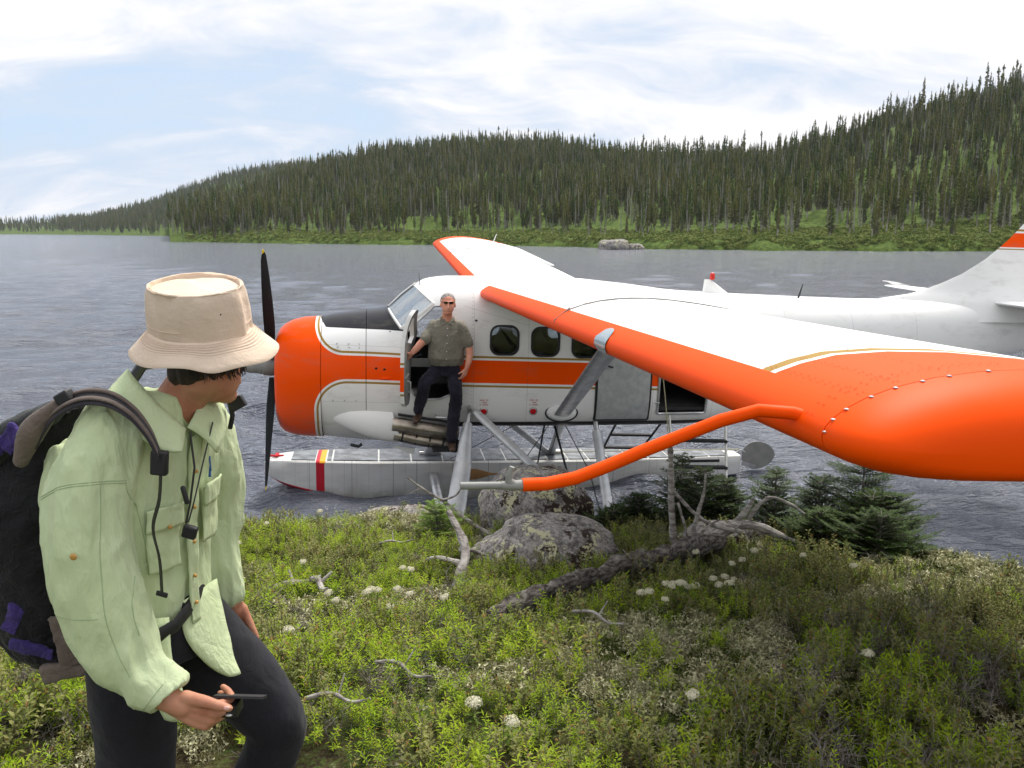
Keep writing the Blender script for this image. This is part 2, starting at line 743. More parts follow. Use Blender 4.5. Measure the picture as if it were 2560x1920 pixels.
SP = []      # (crown mesh obj, trunk mesh obj, kind)
specs = [(9.5, 1.35, 0, 0, 0), (11, 1.15, 0, 0, 0.3), (8, 1.15, 0, 0, .45), (10.5, .95, .38, .6, .6), (12, 1.25, 0, 0, .5), (7, 1.4, 0, 0, .1), (9, .85, .34, .7, .5)]
for k, (h, w, club, sp, bare) in enumerate(specs):
    cr = crown_mesh(h, w, 50 + k, .10 + .10 * (k % 3), 200, club, bare).build('crown', m_sp, None, 0, False)
    tr = trunk_mesh(h * .97, .13 + .012 * h / 2).build('trunk', m_bark, None, 0, False)
    SP.append((cr, tr, 'live'))
for k, (h, ln) in enumerate(((8.5, 0.0), (10, .3), (7, -.2))):
    cr = dead_mesh(h, 90 + k, 110).build('branches', m_dead, None, 0, False)
    tr = trunk_mesh(h, .13, ln * 0).build('trunk', m_dead, None, 0, False)
    SP.append((cr, tr, 'dead'))


def place_trees(T, seed, n, t0, t1, r0, r1, smin, thin=0.0):
    rg = np.random.default_rng(seed)
    t = rg.uniform(t0, t1, n)
    q = np.sqrt(rg.uniform(r0 ** 2, r1 ** 2, n))
    x, y = q * t, q
    h, s = hill_h(T, x, y, 21 if T is NEAR else 41)
    cl = fbm(x / 34, y / 34, octaves=3, seed=seed + 1)
    ok = (s > smin) & (s < 1.25) & (cl + .55 * sstep(s, 0.02, .22) > -.22 + thin)
    ok &= rg.uniform(0, 1, n) < 1 - .6 * sstep(s, .82, .98)
    ok &= rg.uniform(0, 1, n) < (.25 + .75 * sstep(s, smin, .16))
    return x[ok], y[ok], h[ok], s[ok], q[ok]


x, y, h, s, q = place_trees(NEAR, 5, 29000, -.40, 1.0, 160, 660, .035)
o_ = np.argsort(q)
x, y, h, s, q = x[o_], y[o_], h[o_], s[o_], q[o_]
RG = np.random.default_rng(77)
pick = RG.choice(10, len(x), p=[.15, .14, .12, .08, .12, .10, .08, .08, .07, .06])
scl = RG.uniform(.50, 1.22, len(x)) * (0.74 + .26 * sstep(s, .03, .15))
rz = RG.uniform(0, 6.283, len(x))
TW = {'live': ['narrow dark green spruce on the far shore', 'olive tinged spruce on the far shore', 'tall thin spruce with a clubbed top on the far shore'],
      'dead': ['bare grey dead spruce standing on the far shore']}
in_view = np.abs(x / y) < .62
near_ids = [i for i in range(len(x)) if in_view[i]][:285]
near_set = set(near_ids)
WHERE = lambda t: ('near the left point of the far shore', 'on the shore right of the point', 'on the shore above the cockpit', 'left of the two shore boulders', 'behind the two shore boulders', 'right of the shore boulders above the beacon', 'on the shore above the whip antenna', 'on the shore beside the tail fin')[int(np.searchsorted([-.28, -.15, -.02, .10, .15, .28, .42], t))]
first = {}
for i in near_ids:
    k = int(pick[i])
    cr, tr, kind = SP[k]
    lb = ['short bushy green spruce', 'tall ragged green spruce', 'small sparse spruce', 'thin spruce with a clubbed top', 'very tall ragged spruce', 'low full green spruce', 'slender clubbed spruce',
          'bare grey dead spruce', 'tall bare grey dead spruce', 'short bare grey dead spruce'][k] + ' ' + WHERE(x[i] / y[i]) + (', front row' if i < 150 else ', second row')
    e = thing('spruce_tree' if kind == 'live' else 'dead_tree', lb, 'tree', (x[i], y[i], h[i]), 'spruces along the far shore' if kind == 'live' else 'dead trees along the far shore',
              (RG.normal(0, .03), RG.normal(0, .03), rz[i]))
    e.scale = (scl[i],) * 3
    for src in (cr, tr):
        c = bpy.data.objects.new(src.name.split('.')[0], src.data)
        COL.objects.link(c)
        c.parent = e
        if c.name.startswith('branches'):
            c['kind'] = 'stuff'
rest = np.array([i for i in range(len(x)) if i not in near_set])


def joined(cr, tr, name, mats):
    mb = MB()
    mb.v = [tuple(v.co) for v in cr.data.vertices] + [tuple(v.co) for v in tr.data.vertices]
    n = len(cr.data.vertices)
    mb.f = [tuple(p.vertices) for p in cr.data.polygons] + [tuple(i + n for i in p.vertices) for p in tr.data.polygons]
    mi = [0] * len(cr.data.polygons) + [1] * len(tr.data.polygons)
    return mk(name, mb.v, mb.f, mats, None, True, False, mi)


protos = [joined(c, t_, 'tree_source', [m_sp if k == 'live' else m_dead, m_bark if k == 'live' else m_dead]) for c, t_, k in SP]


def rots(n, tilt, rzv=None):
    r = RG.normal(0, tilt, (n, 3))
    r[:, 2] = RG.uniform(0, 6.283, n) if rzv is None else rzv
    return r


tt_ = RG.uniform(-.05, .58, 60)
_ds, _dr, _hr = prof(NEAR, tt_)
qt = _ds + (_dr - _ds) * RG.uniform(.55, .97, 60)
xt, yt = qt * tt_, qt
x, y, h = np.append(x, xt), np.append(y, yt), np.append(h, hill_h(NEAR, xt, yt, 21)[0])
pick, scl = np.append(pick, RG.choice([3, 6, 4, 8, 3], 60)), np.append(scl, RG.uniform(1.2, 1.6, 60))
rest = np.append(rest, np.arange(len(x) - 60, len(x)))
scatter('spruce_forest', protos, np.stack([x, y, h], 1)[rest], rots(len(rest), .03), scl[rest], pick[rest], 'dense spruce forest covering the hillside', 'forest')
x2, y2, h2, s2, q2 = place_trees(FAR, 8, 20000, -.72, -.05, 680, 1500, .01, -.1)
keep = (s2 > .01) & ((x2 / y2 > -.53) | (RG.uniform(0, 1, len(x2)) < .35))
x2, y2, h2 = x2[keep], y2[keep], h2[keep]
scatter('distant_forest', [p.copy() for p in protos], np.stack([x2, y2, h2], 1), rots(len(x2), .03), RG.uniform(.8, 1.35, len(x2)), RG.choice(10, len(x2), p=[.2, .18, .13, .05, .15, .12, .05, .04, .04, .04]), 'spruce forest on the distant hills', 'forest')

# ---- shrubs along the far shoreline
def leafball(seed, n, r, leaf, mat, flat=.7):
    rg = random.Random(seed)
    mb = MB()
    for i in range(n):
        v = Vector((rg.gauss(0, 1), rg.gauss(0, 1), rg.gauss(0, 1))).normalized() * r * rg.uniform(.5, 1)
        v.z = abs(v.z) * flat
        u = Vector((rg.gauss(0, 1), rg.gauss(0, 1), rg.gauss(0, .5))).normalized() * leaf
        w = u.cross(Vector((rg.gauss(0, 1), rg.gauss(0, 1), rg.gauss(0, 1)))).normalized() * leaf * .6
        mb.add([v - u, v + w, v + u, v - w], [(0, 1, 2, 3)])
    return mb.build('shrub', mat, None, 0, False)


m_shr = Mat('shore_shrub_leaves', (.06, .09, .025), .85, spec=.2)
m_shr.color(m_shr.mix(m_shr.rnd(), (.10, .15, .025), (.25, .28, .08)))
sh = [leafball(200 + k, 130, 1.0, .16, m_shr.m) for k in range(4)]
t = RG.uniform(-.38, .95, 9000)
ds, dr, hr = prof(NEAR, t)
qq = ds + RG.uniform(1.5, 34, 9000) ** 1.0
xs, ys = qq * t, qq
hs, ss = hill_h(NEAR, xs, ys, 21)
ok = (hs > .5)
scatter('shore_shrubs', sh, np.stack([xs, ys, hs - .15], 1)[ok], rots(ok.sum(), .1), RG.uniform(.35, 1.15, ok.sum()), RG.integers(0, 4, ok.sum()), 'low green shrubs along the far shore', 'shrubs')


# ------------------------------------------------------------------ rocks
def rockmat(name, dark=.5, pale=.5, sc=1.0):
    M = Mat(name, (.3, .29, .28), .92, spec=.25)
    n1 = M.noise(3.0 * sc, 6, .65)
    n2 = M.noise(13 * sc, 5, .7)
    n3 = M.noise(42 * sc, 4, .7)
    c = M.mix((n3 * .5 + n2 * .5).sm(.38, .62), (.10, .092, .090), (.42, .39, .365))
    c = M.mix((n1 * .7 + n2 * .3).sm(.47 + .12 * (1 - dark), .51 + .12 * (1 - dark)), c, (.040, .026, .022))
    n4 = M.noise(5.5 * sc, 6, .75, dist=.6)
    c = M.mix((n4 * .75 + n3 * .25).sm(.53 + .06 * (1 - pale), .56 + .06 * (1 - pale)), c, (.52, .50, .32))
    M.color(c)
    M.bump(n2 * .6 + n3 * .5, .9, .02 / sc)
    return M.m


def rock(name, loc, size, seed, mat, label, cat='boulder', group=None, rz=0, sub=5, amp=.16, flat=.35):
    bm = bmesh.new()
    bmesh.ops.create_icosphere(bm, subdivisions=sub, radius=1)
    co = np.array([v.co[:] for v in bm.verts])
    d = fbm(co[:, 0] * .9 + seed, co[:, 1] * .9, co[:, 2] * .9, 3, seed) * amp * 2.2 + fbm(co[:, 0] * 4 + seed, co[:, 1] * 4, co[:, 2] * 4, 4, seed + 3) * amp * .5
    d += -np.abs(fbm(co[:, 0] * 2.2, co[:, 1] * 2.2, co[:, 2] * 2.2 + seed, 3, seed + 7)) * amp * .9
    co = np.sign(co) * np.abs(co) ** .86
    co = co * (1 + d)[:, None]
    co[:, 2] = np.where(co[:, 2] < -flat, -flat + (co[:, 2] + flat) * .3, co[:, 2])
    co *= np.array(size)
    for v, c in zip(bm.verts, co):
        v.co = c
    me = bpy.data.meshes.new(name)
    bm.to_mesh(me)
    bm.free()
    me.polygons.foreach_set('use_smooth', [True] * len(me.polygons))
    me.materials.append(mat)
    o = bpy.data.objects.new(name, me)
    COL.objects.link(o)
    o.location = loc
    o.rotation_euler = (0, 0, rz)
    return tag(o, label, cat, group)


m_rock = rockmat('lichen_granite', .6, .7)
m_rockf = rockmat('far_granite', .15, .9, .12)
hh = lambda xx, yy: float(hill_h(NEAR, np.array([xx]), np.array([yy]), 21)[0][0])
rock('boulder', (22.3, 187, .5), (3.3, 2.6, 1.9), 3, m_rockf, 'larger pale boulder at the water edge of the far shore', sub=4)
rock('boulder', (27.2, 187.5, .3), (1.8, 1.7, 1.1), 9, m_rockf, 'smaller pale boulder beside the large one on the far shore', sub=4)

# ------------------------------------------------------------------ near bank
def crest(x):
    return np.interp(x, [-14, -6, -3, -1.2, 0, 1, 1.9, 2.6, 2.8, 2.95, 3.15, 3.5, 4.0, 6, 14], [6.2, 6.6, 7.1, 7.45, 7.6, 7.5, 7.2, 6.75, 6.35, 5.85, 5.2, 4.8, 4.5, 4.0, 3.6])


def bank_h(x, y, micro=True):
    x, y = np.asarray(x, float), np.asarray(y, float)
    z = 2.12 - .2 * np.maximum(y - 3, 0) + .06 * np.maximum(3 - y, 0)
    c = crest(x) + fbm(x * .9, x * 0, octaves=3, seed=4) * .25
    cz = 2.12 - .2 * np.maximum(c - 3, 0)
    d = y - c
    z = np.where(d > 0, cz - 1.45 * sstep(d, 0, 1.25) - .25 * np.clip(d, 0, 9) - (.4 * np.clip(d - 1, 0, 9)), z)
    for gx, gy, gr, gh in ((-1.15, 7.0, .55, .16), (2.95, 5.4, .5, .06), (-.9, 5.6, .5, .05), (2.2, 4.3, .8, .10), (-1.9, 6.0, .6, .08), (-3.4, 3.2, .9, .15), (.1, 3.1, .9, .05)):
        z = z + gh * np.exp(-((x - gx) ** 2 + (y - gy) ** 2) / gr ** 2)
    z = z + fbm(x * 1.3, y * 1.3, octaves=3, seed=31) * .06
    if micro:
        z = z + fbm(x * 6, y * 6, octaves=4, seed=33) * .025
    return z


def lichen_f(x, y):       # where pale reindeer lichen covers the ground
    f = fbm(x * 1.6, y * 1.6, octaves=4, seed=51)
    for gx, gy, gr, gh in ((-1.05, 7.0, .6, .8), (2.85, 5.15, .8, 1.4), (-.4, 3.1, .7, .38), (.6, 3.6, .9, .28), (.1, 6.6, .7, .45), (-3.2, 3.0, 1.2, .5), (1.0, 6.6, .5, .35), (.9, 3.0, .6, .2)):
        f = f + gh * np.exp(-((x - gx) ** 2 + (y - gy) ** 2) / gr ** 2)
    return f + .35 * sstep(y, crest(x) - .5, crest(x)) * sstep(x, 2.2, 3.0)


gx_ = np.linspace(-13, 14, 500)
gy_ = np.linspace(-5, 10.5, 400)
X, Y = np.meshgrid(gx_, gy_, indexing='xy')
Z = bank_h(X, Y)
V = np.stack([X, Y, Z], -1).reshape(-1, 3)
ii, jj = np.meshgrid(np.arange(399), np.arange(499), indexing='ij')
a0 = (ii * 500 + jj).ravel()
bm_ = Mat('peaty_bank', (.05, .04, .03), .95, spec=.1)
nA, nB, nC = bm_.noise(1.6, 5, .7), bm_.noise(9, 5, .7), bm_.noise(45, 4, .7)
c = bm_.mix((nB * .6 + nC * .4).sm(.4, .6), (.032, .022, .015), (.085, .075, .03))
c = bm_.mix((nA * .6 + nC * .4).sm(.46, .56), c, (.06, .085, .02))
bm_.color(bm_.mix((nA * .3 + nB * .35 + nC * .35).sm(.54, .60), c, (.30, .28, .19)))
bm_.bump(nB * .5 + nC * .6, 1.0, .03)
bank = fastmesh('lake_bank', V, np.stack([a0, a0 + 1, a0 + 501, a0 + 500], -1), bm_.m)
tag(bank, 'mossy bank of the lake', kind='structure')
bz = lambda x, y: float(bank_h(np.array([x]), np.array([y]))[0])


def leaf(mb, p, d, up, L, w, fold=.25):
    s = d.cross(up).normalized()
    n = s.cross(d).normalized()
    m = p + d * L * .5
    mb.add([p, m + s * w + n * w * fold, p + d * L - n * L * .08, m - s * w + n * w * fold, m], [(0, 4, 1), (1, 4, 2), (2, 4, 3), (3, 4, 0)])


def leafmat(name, a, b, tr=.25):
    M = Mat(name, a, .7, spec=.16)
    g = M.nt.nodes.new('ShaderNodeNewGeometry')
    n = M.noise(30, 2)
    col = M.mix((M.rnd() * .7 + n * .3), a, b)
    M.color(col)
    t = M.nt.nodes.new('ShaderNodeBsdfTranslucent')
    M.nt.links.new(col, t.inputs[0])
    mx = M.nt.nodes.new('ShaderNodeMixShader')
    mx.inputs[0].default_value = tr
    M.nt.links.new(M.p.outputs[0], mx.inputs[1])
    M.nt.links.new(t.outputs[0], mx.inputs[2])
    M.nt.links.new(mx.outputs[0], M.nt.nodes['Material Output'].inputs[0])
    return M.m


m_young = leafmat('young_leaves', (.24, .38, .012), (.38, .47, .030), .3)
m_old = leafmat('older_leaves', (.075, .14, .015), (.14, .20, .03), .2)
m_olive = leafmat('olive_leaves', (.12, .15, .030), (.29, .29, .10), .2)
m_brown = leafmat('withered_leaves', (.20, .11, .03), (.28, .19, .06), .1)
m_twig = noisy('grey_twig', (.10, .08, .07), (.30, .27, .25), 30, .9)
m_lich = noisy('reindeer_lichen', (.36, .35, .19), (.66, .64, .42), 40, 1.0, bump=1.0, bdist=.012, spec=.1)
m_moss = noisy('green_moss', (.05, .075, .015), (.12, .15, .03), 40, 1.0, bump=1.0, bdist=.01, spec=.1)


def clump(seed, kind):
    rg = random.Random(seed)
    G = {'y': MB(), 'o': MB(), 't': MB(), 'b': MB()}
    ns = {'tea': 6, 'olive': 7, 'twig': 7, 'mix': 6}[kind]
    for s in range(ns):
        a = rg.uniform(0, 6.283)
        H = rg.uniform(.08, .18) if kind != 'twig' else rg.uniform(.08, .17)
        base = Vector((math.cos(a), math.sin(a), 0)) * rg.uniform(0, .06)
        tip = base + Vector((math.cos(a) * rg.uniform(.0, .07), math.sin(a) * rg.uniform(0, .07), H))
        mid = (base + tip) / 2 + Vector((rg.gauss(0, .01), rg.gauss(0, .01), 0))
        base.z = -.05
        G['t'].tube([base, mid, tip], [.0018, .0014, .0008], 3, False)
        if kind == 'twig':
            for k in range(7):
                t = rg.uniform(.3, 1)
                p = base.lerp(tip, t)
                q = p + Vector((rg.gauss(0, .035), rg.gauss(0, .035), rg.uniform(.0, .05)))
                G['t'].tube([p, q], [.001, .0006], 3, False)
            continue
        nl = 28 if kind != 'olive' else 22
        for k in range(nl):
            t = .25 + .75 * k / nl
            p = base.lerp(mid, t * 2) if t < .5 else mid.lerp(tip, t * 2 - 1)
            b = k * 2.399 + rg.uniform(-.4, .4)
            if kind == 'olive':
                el = rg.uniform(.3, 1.1)
                L, w = rg.uniform(.014, .026), rg.uniform(.0038, .0062)
            else:
                el = (-.5 + 1.25 * t ** 1.5) + rg.uniform(-.2, .25)
                L, w = rg.uniform(.018, .036), rg.uniform(.0026, .0044)
            d = Vector((math.cos(b) * math.cos(el), math.sin(b) * math.cos(el), math.sin(el)))
            g = ('y' if t > .55 or rg.random() < .15 else 'o') if kind != 'olive' else 'o'
            if rg.random() < .06:
                g = 'b'
            leaf(G[g], p, d, Vector((0, 0, 1)), L, w)
    v, f, mi = [], [], []
    for i, k in enumerate(('y', 'o', 't', 'b')):
        n = len(v)
        v += G[k].v
        f += [tuple(q + n for q in ff) for ff in G[k].f]
        mi += [i] * len(G[k].f)
    o = mk('sprig', v, f, [m_young, m_olive if kind == 'olive' else m_old, m_twig, m_brown], None, False, False, mi)
    return o


def cushion(seed, mat):
    bm = bmesh.new()
    bmesh.ops.create_icosphere(bm, subdivisions=3, radius=.05)
    co = np.array([v.co[:] for v in bm.verts])
    d = fbm(co[:, 0] * 45 + seed, co[:, 1] * 45, co[:, 2] * 45, 3, seed) * .55 + fbm(co[:, 0] * 18 + seed, co[:, 1] * 18, co[:, 2] * 18, 2, seed) * .3
    co = co * (1 + d)[:, None]
    co[:, 2] *= .75
    for v, c in zip(bm.verts, co):
        v.co = c
    me = bpy.data.meshes.new('cushion')
    bm.to_mesh(me)
    bm.free()
    me.materials.append(mat)
    return bpy.data.objects.new('cushion', me)


def tuft(seed, mat):
    rg = random.Random(seed)
    mb = MB()
    for i in range(170):
        v = Vector((rg.gauss(0, 1), rg.gauss(0, 1), rg.gauss(0, 1))).normalized() * .045 * rg.uniform(.55, 1.1)
        v.z = abs(v.z) * .8
        u = Vector((rg.gauss(0, 1), rg.gauss(0, 1), rg.gauss(.4, 1))).normalized() * rg.uniform(.005, .010)
        w = u.cross(Vector((rg.gauss(0, 1), rg.gauss(0, 1), rg.gauss(0, 1)))).normalized() * .0032
        mb.add([v - u - w, v + w, v + u, v - u + w], [(0, 1, 2, 3)])
    return mb.build('tuft', mat, None, 0, False)


def bank_pts(n, seed, x0=-4.2, x1=5.2, y0=.9, y1=8.4):
    rg = np.random.default_rng(seed)
    x = rg.uniform(x0, x1, n)
    y = rg.uniform(y0, y1, n)
    ok = (np.abs(x) < y * .72 + 1.0) & (y < crest(x) + .75)
    for rx, ry, rw in ((.18, 7.45, .52), (.27, 5.75, .55), (-.02, 5.5, .2)):
        ok &= ((x - rx) ** 2 + ((y - ry) * 1.2) ** 2) > rw ** 2
    for ax_, ay_, bx_2, by_2, w_ in ((-.12, 3.98, 1.3, 5.55, .20), (1.3, 5.72, 2.4, 5.55, .14), (-.4, 4.8, -.33, 5.5, .08)):
        t_ = np.clip(((x - ax_) * (bx_2 - ax_) + (y - ay_) * (by_2 - ay_)) / ((bx_2 - ax_) ** 2 + (by_2 - ay_) ** 2), 0, 1)
        dd = np.hypot(x - ax_ - t_ * (bx_2 - ax_), y - ay_ - t_ * (by_2 - ay_))
        ok &= (dd > w_) | (rg.uniform(0, 1, n) < .12)
    ok &= ~((x > -1.35) & (x < -.55) & (y > 1.75) & (y < 2.6))
    return x[ok], y[ok], rg


x, y, rg = bank_pts(15000, 1)
lf = lichen_f(x, y)
dens = fbm(x * 2.2, y * 2.2, octaves=3, seed=61)
ol = fbm(x * .9, y * .9, octaves=3, seed=71) + .9 * sstep(x - (5.5 - y) * .35, .3, 1.6) - .42     # olive bushes towards the right
ok = rg.uniform(0, 1, len(x)) < np.clip(1.0 - 1.1 * sstep(lf, .10, .55) + .25 * dens, .22, 1) * (1 - .97 * np.exp(-((x - 2.85) ** 2 + (y - 5.1) ** 2) / .40)) * (1 - .8 * np.exp(-((x + 1.0) ** 2 / .30 + (y - 7.05) ** 2 / .16))) * (1 - .55 * np.exp(-((x - .45) ** 2 + (y - 6.6) ** 2) / .12)) * (1 - .5 * np.exp(-((x - .2) ** 2 + (y - 3.3) ** 2) / .35))
kind = np.where(ol > .0, 1, 0)
kind = np.where(rg.uniform(0, 1, len(x)) < .27, 1 - kind, kind)
kind = np.where((fbm(x * 2.6, y * 2.6, octaves=2, seed=81) > .32) & (rg.uniform(0, 1, len(x)) < .45), 2, kind)
kind = np.where(rg.uniform(0, 1, len(x)) < .04, 2, kind)
protos = [clump(300 + k, 'tea') for k in range(5)] + [clump(320 + k, 'olive') for k in range(4)] + [clump(340 + k, 'twig') for k in range(2)]
idx = np.where(kind == 0, rg.integers(0, 5, len(x)), np.where(kind == 1, 5 + rg.integers(0, 4, len(x)), 9 + rg.integers(0, 2, len(x))))
sc = rg.uniform(.48, 1.0, len(x)) * (1 + .35 * dens) * np.where(kind == 1, 1.25, 1.0) * np.where(y > crest(x) - .4, .9, 1)
r = rg.normal(0, .22, (len(x), 3))
r[:, 2] = rg.uniform(0, 6.28, len(x))
P = np.stack([x, y, bank_h(x, y)], 1)[ok]
scatter('labrador_tea', protos, P, r[ok], sc[ok], idx[ok], 'knee high labrador tea and leatherleaf covering the bank', 'ground cover')
x, y, rg = bank_pts(20000, 2)
lf = lichen_f(x, y)
ok = rg.uniform(0, 1, len(x)) < np.clip(sstep(lf, .0, .5) * 1.1, .13, 1)
x, y = x[ok], y[ok]
idx = np.where(rg.uniform(0, 1, len(x)) < .80, rg.integers(0, 3, len(x)), rg.integers(3, 5, len(x)))
scatter('reindeer_lichen', [tuft(7 + k, m_lich) for k in range(3)] + [tuft(17, m_moss), tuft(18, m_moss)], np.stack([x, y, bank_h(x, y) - .008], 1), rots(len(x), .5), rg.uniform(.5, 1.7, len(x)) * (1 + .3 * sstep(lichen_f(x, y), .1, .6)), idx,
        'pale reindeer lichen and moss cushions', 'lichen')

# ---- white flower heads
m_flor = Mat('cream_florets', (.74, .71, .55), .8, spec=.2).m
FLW = [(-1.85, 5.41, 'at the edge behind the standing person'), (-1.73, 4.9, 'at the edge behind the standing person'), (-1.28, 4.89, 'alone among bright green leaves left of the dead root'), (-.96, 4.15, 'in the row of two left of the big cluster'), (-.91, 4.09, 'in the row of two left of the big cluster'), (-.77, 4.2, 'in the big cluster between person and boulder'), (-.76, 4.28, 'in the big cluster between person and boulder'),
       (-.71, 4.2, 'in the big cluster between person and boulder'), (-.62, 4.02, 'alone below the big cluster'), (-.63, 4.59, 'in the upright cluster left of the dead root'), (-.60, 4.72, 'in the upright cluster left of the dead root'), (-.62, 4.28, 'in the upright cluster left of the dead root'), (-.55, 4.26, 'in the upright cluster left of the dead root'),
       (-.98, 3.45, 'alone beside the hand of the standing person'), (-.34, 4.0, 'alone at the foot of the dead root'), (-1.62, 6.8, 'alone at the water edge near the float bow'), (-1.9, 6.22, 'at the water edge near the float bow'), (-.13, 2.62, 'low at the bottom middle of the bank'), (.0, 2.45, 'lowest on the bank'), (.63, 2.7, 'half opened low on the bank'),
       (.67, 4.12, 'in the pair left of the log cluster'), (.71, 4.1, 'in the pair left of the log cluster'), (.82, 4.23, 'in the long cluster in front of the fallen log'), (.86, 4.27, 'in the long cluster in front of the fallen log'), (.9, 4.25, 'in the long cluster in front of the fallen log'), (.93, 4.31, 'in the long cluster in front of the fallen log'),
       (.96, 4.34, 'in the long cluster in front of the fallen log'), (1.0, 4.32, 'in the long cluster in front of the fallen log'), (.88, 4.33, 'in the long cluster in front of the fallen log'), (.76, 3.93, 'small and alone under the long cluster'), (1.11, 4.38, 'in the ring right of the fallen log'), (1.11, 4.26, 'in the ring right of the fallen log'), (1.14, 4.2, 'in the ring right of the fallen log'),
       (1.18, 4.28, 'in the ring right of the fallen log'), (1.21, 4.52, 'in the ring right of the fallen log'), (1.24, 4.44, 'in the ring right of the fallen log'), (1.34, 4.86, 'below the arched root'), (1.49, 5.16, 'below the arched root'), (1.61, 5.32, 'below the arched root'), (1.23, 5.35, 'at the foot of the dead stick'), (1.78, 4.89, 'alone in the shade right of the arched root'),
       (1.98, 4.62, 'far right in the shaded bushes'), (1.38, 3.03, 'alone in the dark olive bushes')]
fl_mb = MB()
rgf = random.Random(3)
for k in range(95):
    v = Vector((rgf.gauss(0, 1), rgf.gauss(0, 1), rgf.gauss(.5, .8))).normalized()
    if v.z < -.25:
        continue
    c = Vector((v.x, v.y, v.z * .75)) * .020 * rgf.uniform(.72, 1.22)
    u = v.orthogonal().normalized()
    w = v.cross(u)
    for j in range(5):
        a = j * 1.2566 + k
        d = (u * math.cos(a) + w * math.sin(a)) * .0055
        e = (u * math.cos(a + .5) + w * math.sin(a + .5)) * .0028
        fl_mb.add([c, c + d * .6 - e * .8 + v * .001, c + d + v * .002, c + d * .6 + e * .8 + v * .001], [(0, 1, 2, 3)])
fl_mb.ball((0, 0, -.002), (.013, .013, .009), 8, 6)
fl_me = fl_mb.build('florets', m_flor, None, 0, False).data
st_mb = MB()
st_mb.tube([(0, 0, -.02), (.004, 0, -.12), (0, .01, -.25)], .0018, 4)
for k in range(9):
    a = k * 2.4
    leaf(st_mb, Vector((0, 0, -.03 - .004 * k)), Vector((math.cos(a) * .85, math.sin(a) * .85, .2 - .06 * k)), Vector((0, 0, 1)), .035, .004)
st_me = st_mb.build('stem', m_old, None, 0, False).data
for i, (fx, fy, lb) in enumerate(FLW):
    e = thing('flower_head', 'round white labrador tea flower head ' + lb, 'flower', (fx, fy, bz(fx, fy) + .165 + rgf.uniform(-.01, .03)), 'white labrador tea flower heads',
              (rgf.uniform(-.3, .3), rgf.uniform(-.3, .3), rgf.uniform(0, 6)))
    e.scale = (rgf.uniform(.85, 1.15) * (1.15 if fy < 3 else 1),) * 3
    for nm, me in (('florets', fl_me), ('stem', st_me)):
        c = bpy.data.objects.new(nm, me)
        COL.objects.link(c)
        c.parent = e

# ---- boulders on the bank
rock('boulder', (.19, 7.42, 1.40), (.54, .40, .46), 5, m_rock, 'rounded lichen spotted boulder behind the hooked tube', rz=.2, amp=.10, flat=.5)
rock('boulder', (.27, 5.80, 1.53), (.55, .42, .34), 12, m_rock, 'broad grey boulder with black lichen behind the fallen log', rz=-.2, amp=.13, flat=.4)
rock('boulder', (-1.02, 7.55, 1.16), (.55, .28, .22), 23, m_rock, 'low flat rock with dark lichen at the water edge', rz=.1, amp=.13)
rock('rock', (1.0, 5.75, 1.52), (.16, .12, .09), 33, m_rock, 'small grey stone left of the dead stick', cat='stone', amp=.15, sub=4)
rock('rock', (1.62, 6.25, 1.50), (.38, .2, .2), 36, m_rock, 'half buried grey rock behind the arched root', cat='stone', amp=.15, sub=4)

# ---- dead wood
m_wood = noisy('weathered_wood', (.12, .10, .09), (.46, .43, .40), 9, .9, stretch=(1, 1, 5), bump=.7, bdist=.006, lo=.3, hi=.7)
m_log = noisy('rotting_log', (.05, .038, .032), (.32, .29, .26), 7, .95, stretch=(2.4, 2.4, 9), bump=1.0, bdist=.03, lo=.35, hi=.7)


def wood(name, paths, label, mat=None, cat='dead branch', jit=.15, n=9, parts='branch'):
    """first path is the main limb, the others are branches"""
    root = None
    for k, (pts, r0, r1) in enumerate(paths):
        pts = [Vector(p) for p in pts]
        P = []
        ns_ = 12 if n > 10 else 5
        for i in range(len(pts) - 1):
            for s in range(ns_):
                t = s / ns_
                a, b, c, d = pts[max(i - 1, 0)], pts[i], pts[i + 1], pts[min(i + 2, len(pts) - 1)]
                P.append(.5 * ((2 * b) + (c - a) * t + (2 * a - 5 * b + 4 * c - d) * t * t + (3 * b - a - 3 * c + d) * t ** 3))
        P.append(pts[-1])
        m = MB()
        m.tube(P, [r0 + (r1 - r0) * i / (len(P) - 1) for i in range(len(P))], n)
        o = m.build(name if k == 0 else parts, mat or m_wood, root)
        jitter(o, max(r0, r1) * jit * 2, 1 / max(r0, r1) * .5, k + 3)
        if k == 0:
            root = tag(o, label, cat)
    return root


wood('fallen_log', [([(-.12, 4.08, 1.95), (.24, 4.45, 1.96), (.54, 4.77, 1.92), (.88, 5.12, 1.87), (1.24, 5.6, 1.76), (1.5, 5.9, 1.68)], .044, .066), ([(.9, 5.1, 1.80), (.8, 5.0, 1.93), (.75, 5.02, 1.97)], .014, .006)],
     'long grey rotting log lying on the bank', m_log, 'log', .42, 20)
wood('dead_stick', [([(1.2, 5.87, 1.45), (1.185, 5.87, 1.7), (1.16, 5.87, 1.94), (1.145, 5.87, 2.29), (1.13, 5.87, 2.45)], .033, .016), ([(1.20, 5.85, 2.0), (1.25, 5.84, 1.84), (1.3, 5.83, 1.62)], .010, .008),
                    ([(1.17, 5.86, 2.08), (1.33, 5.87, 1.91), (1.47, 5.87, 1.82), (1.67, 5.87, 1.77)], .014, .018)], 'thick upright grey dead stem in front of the ladder', cat='dead tree')
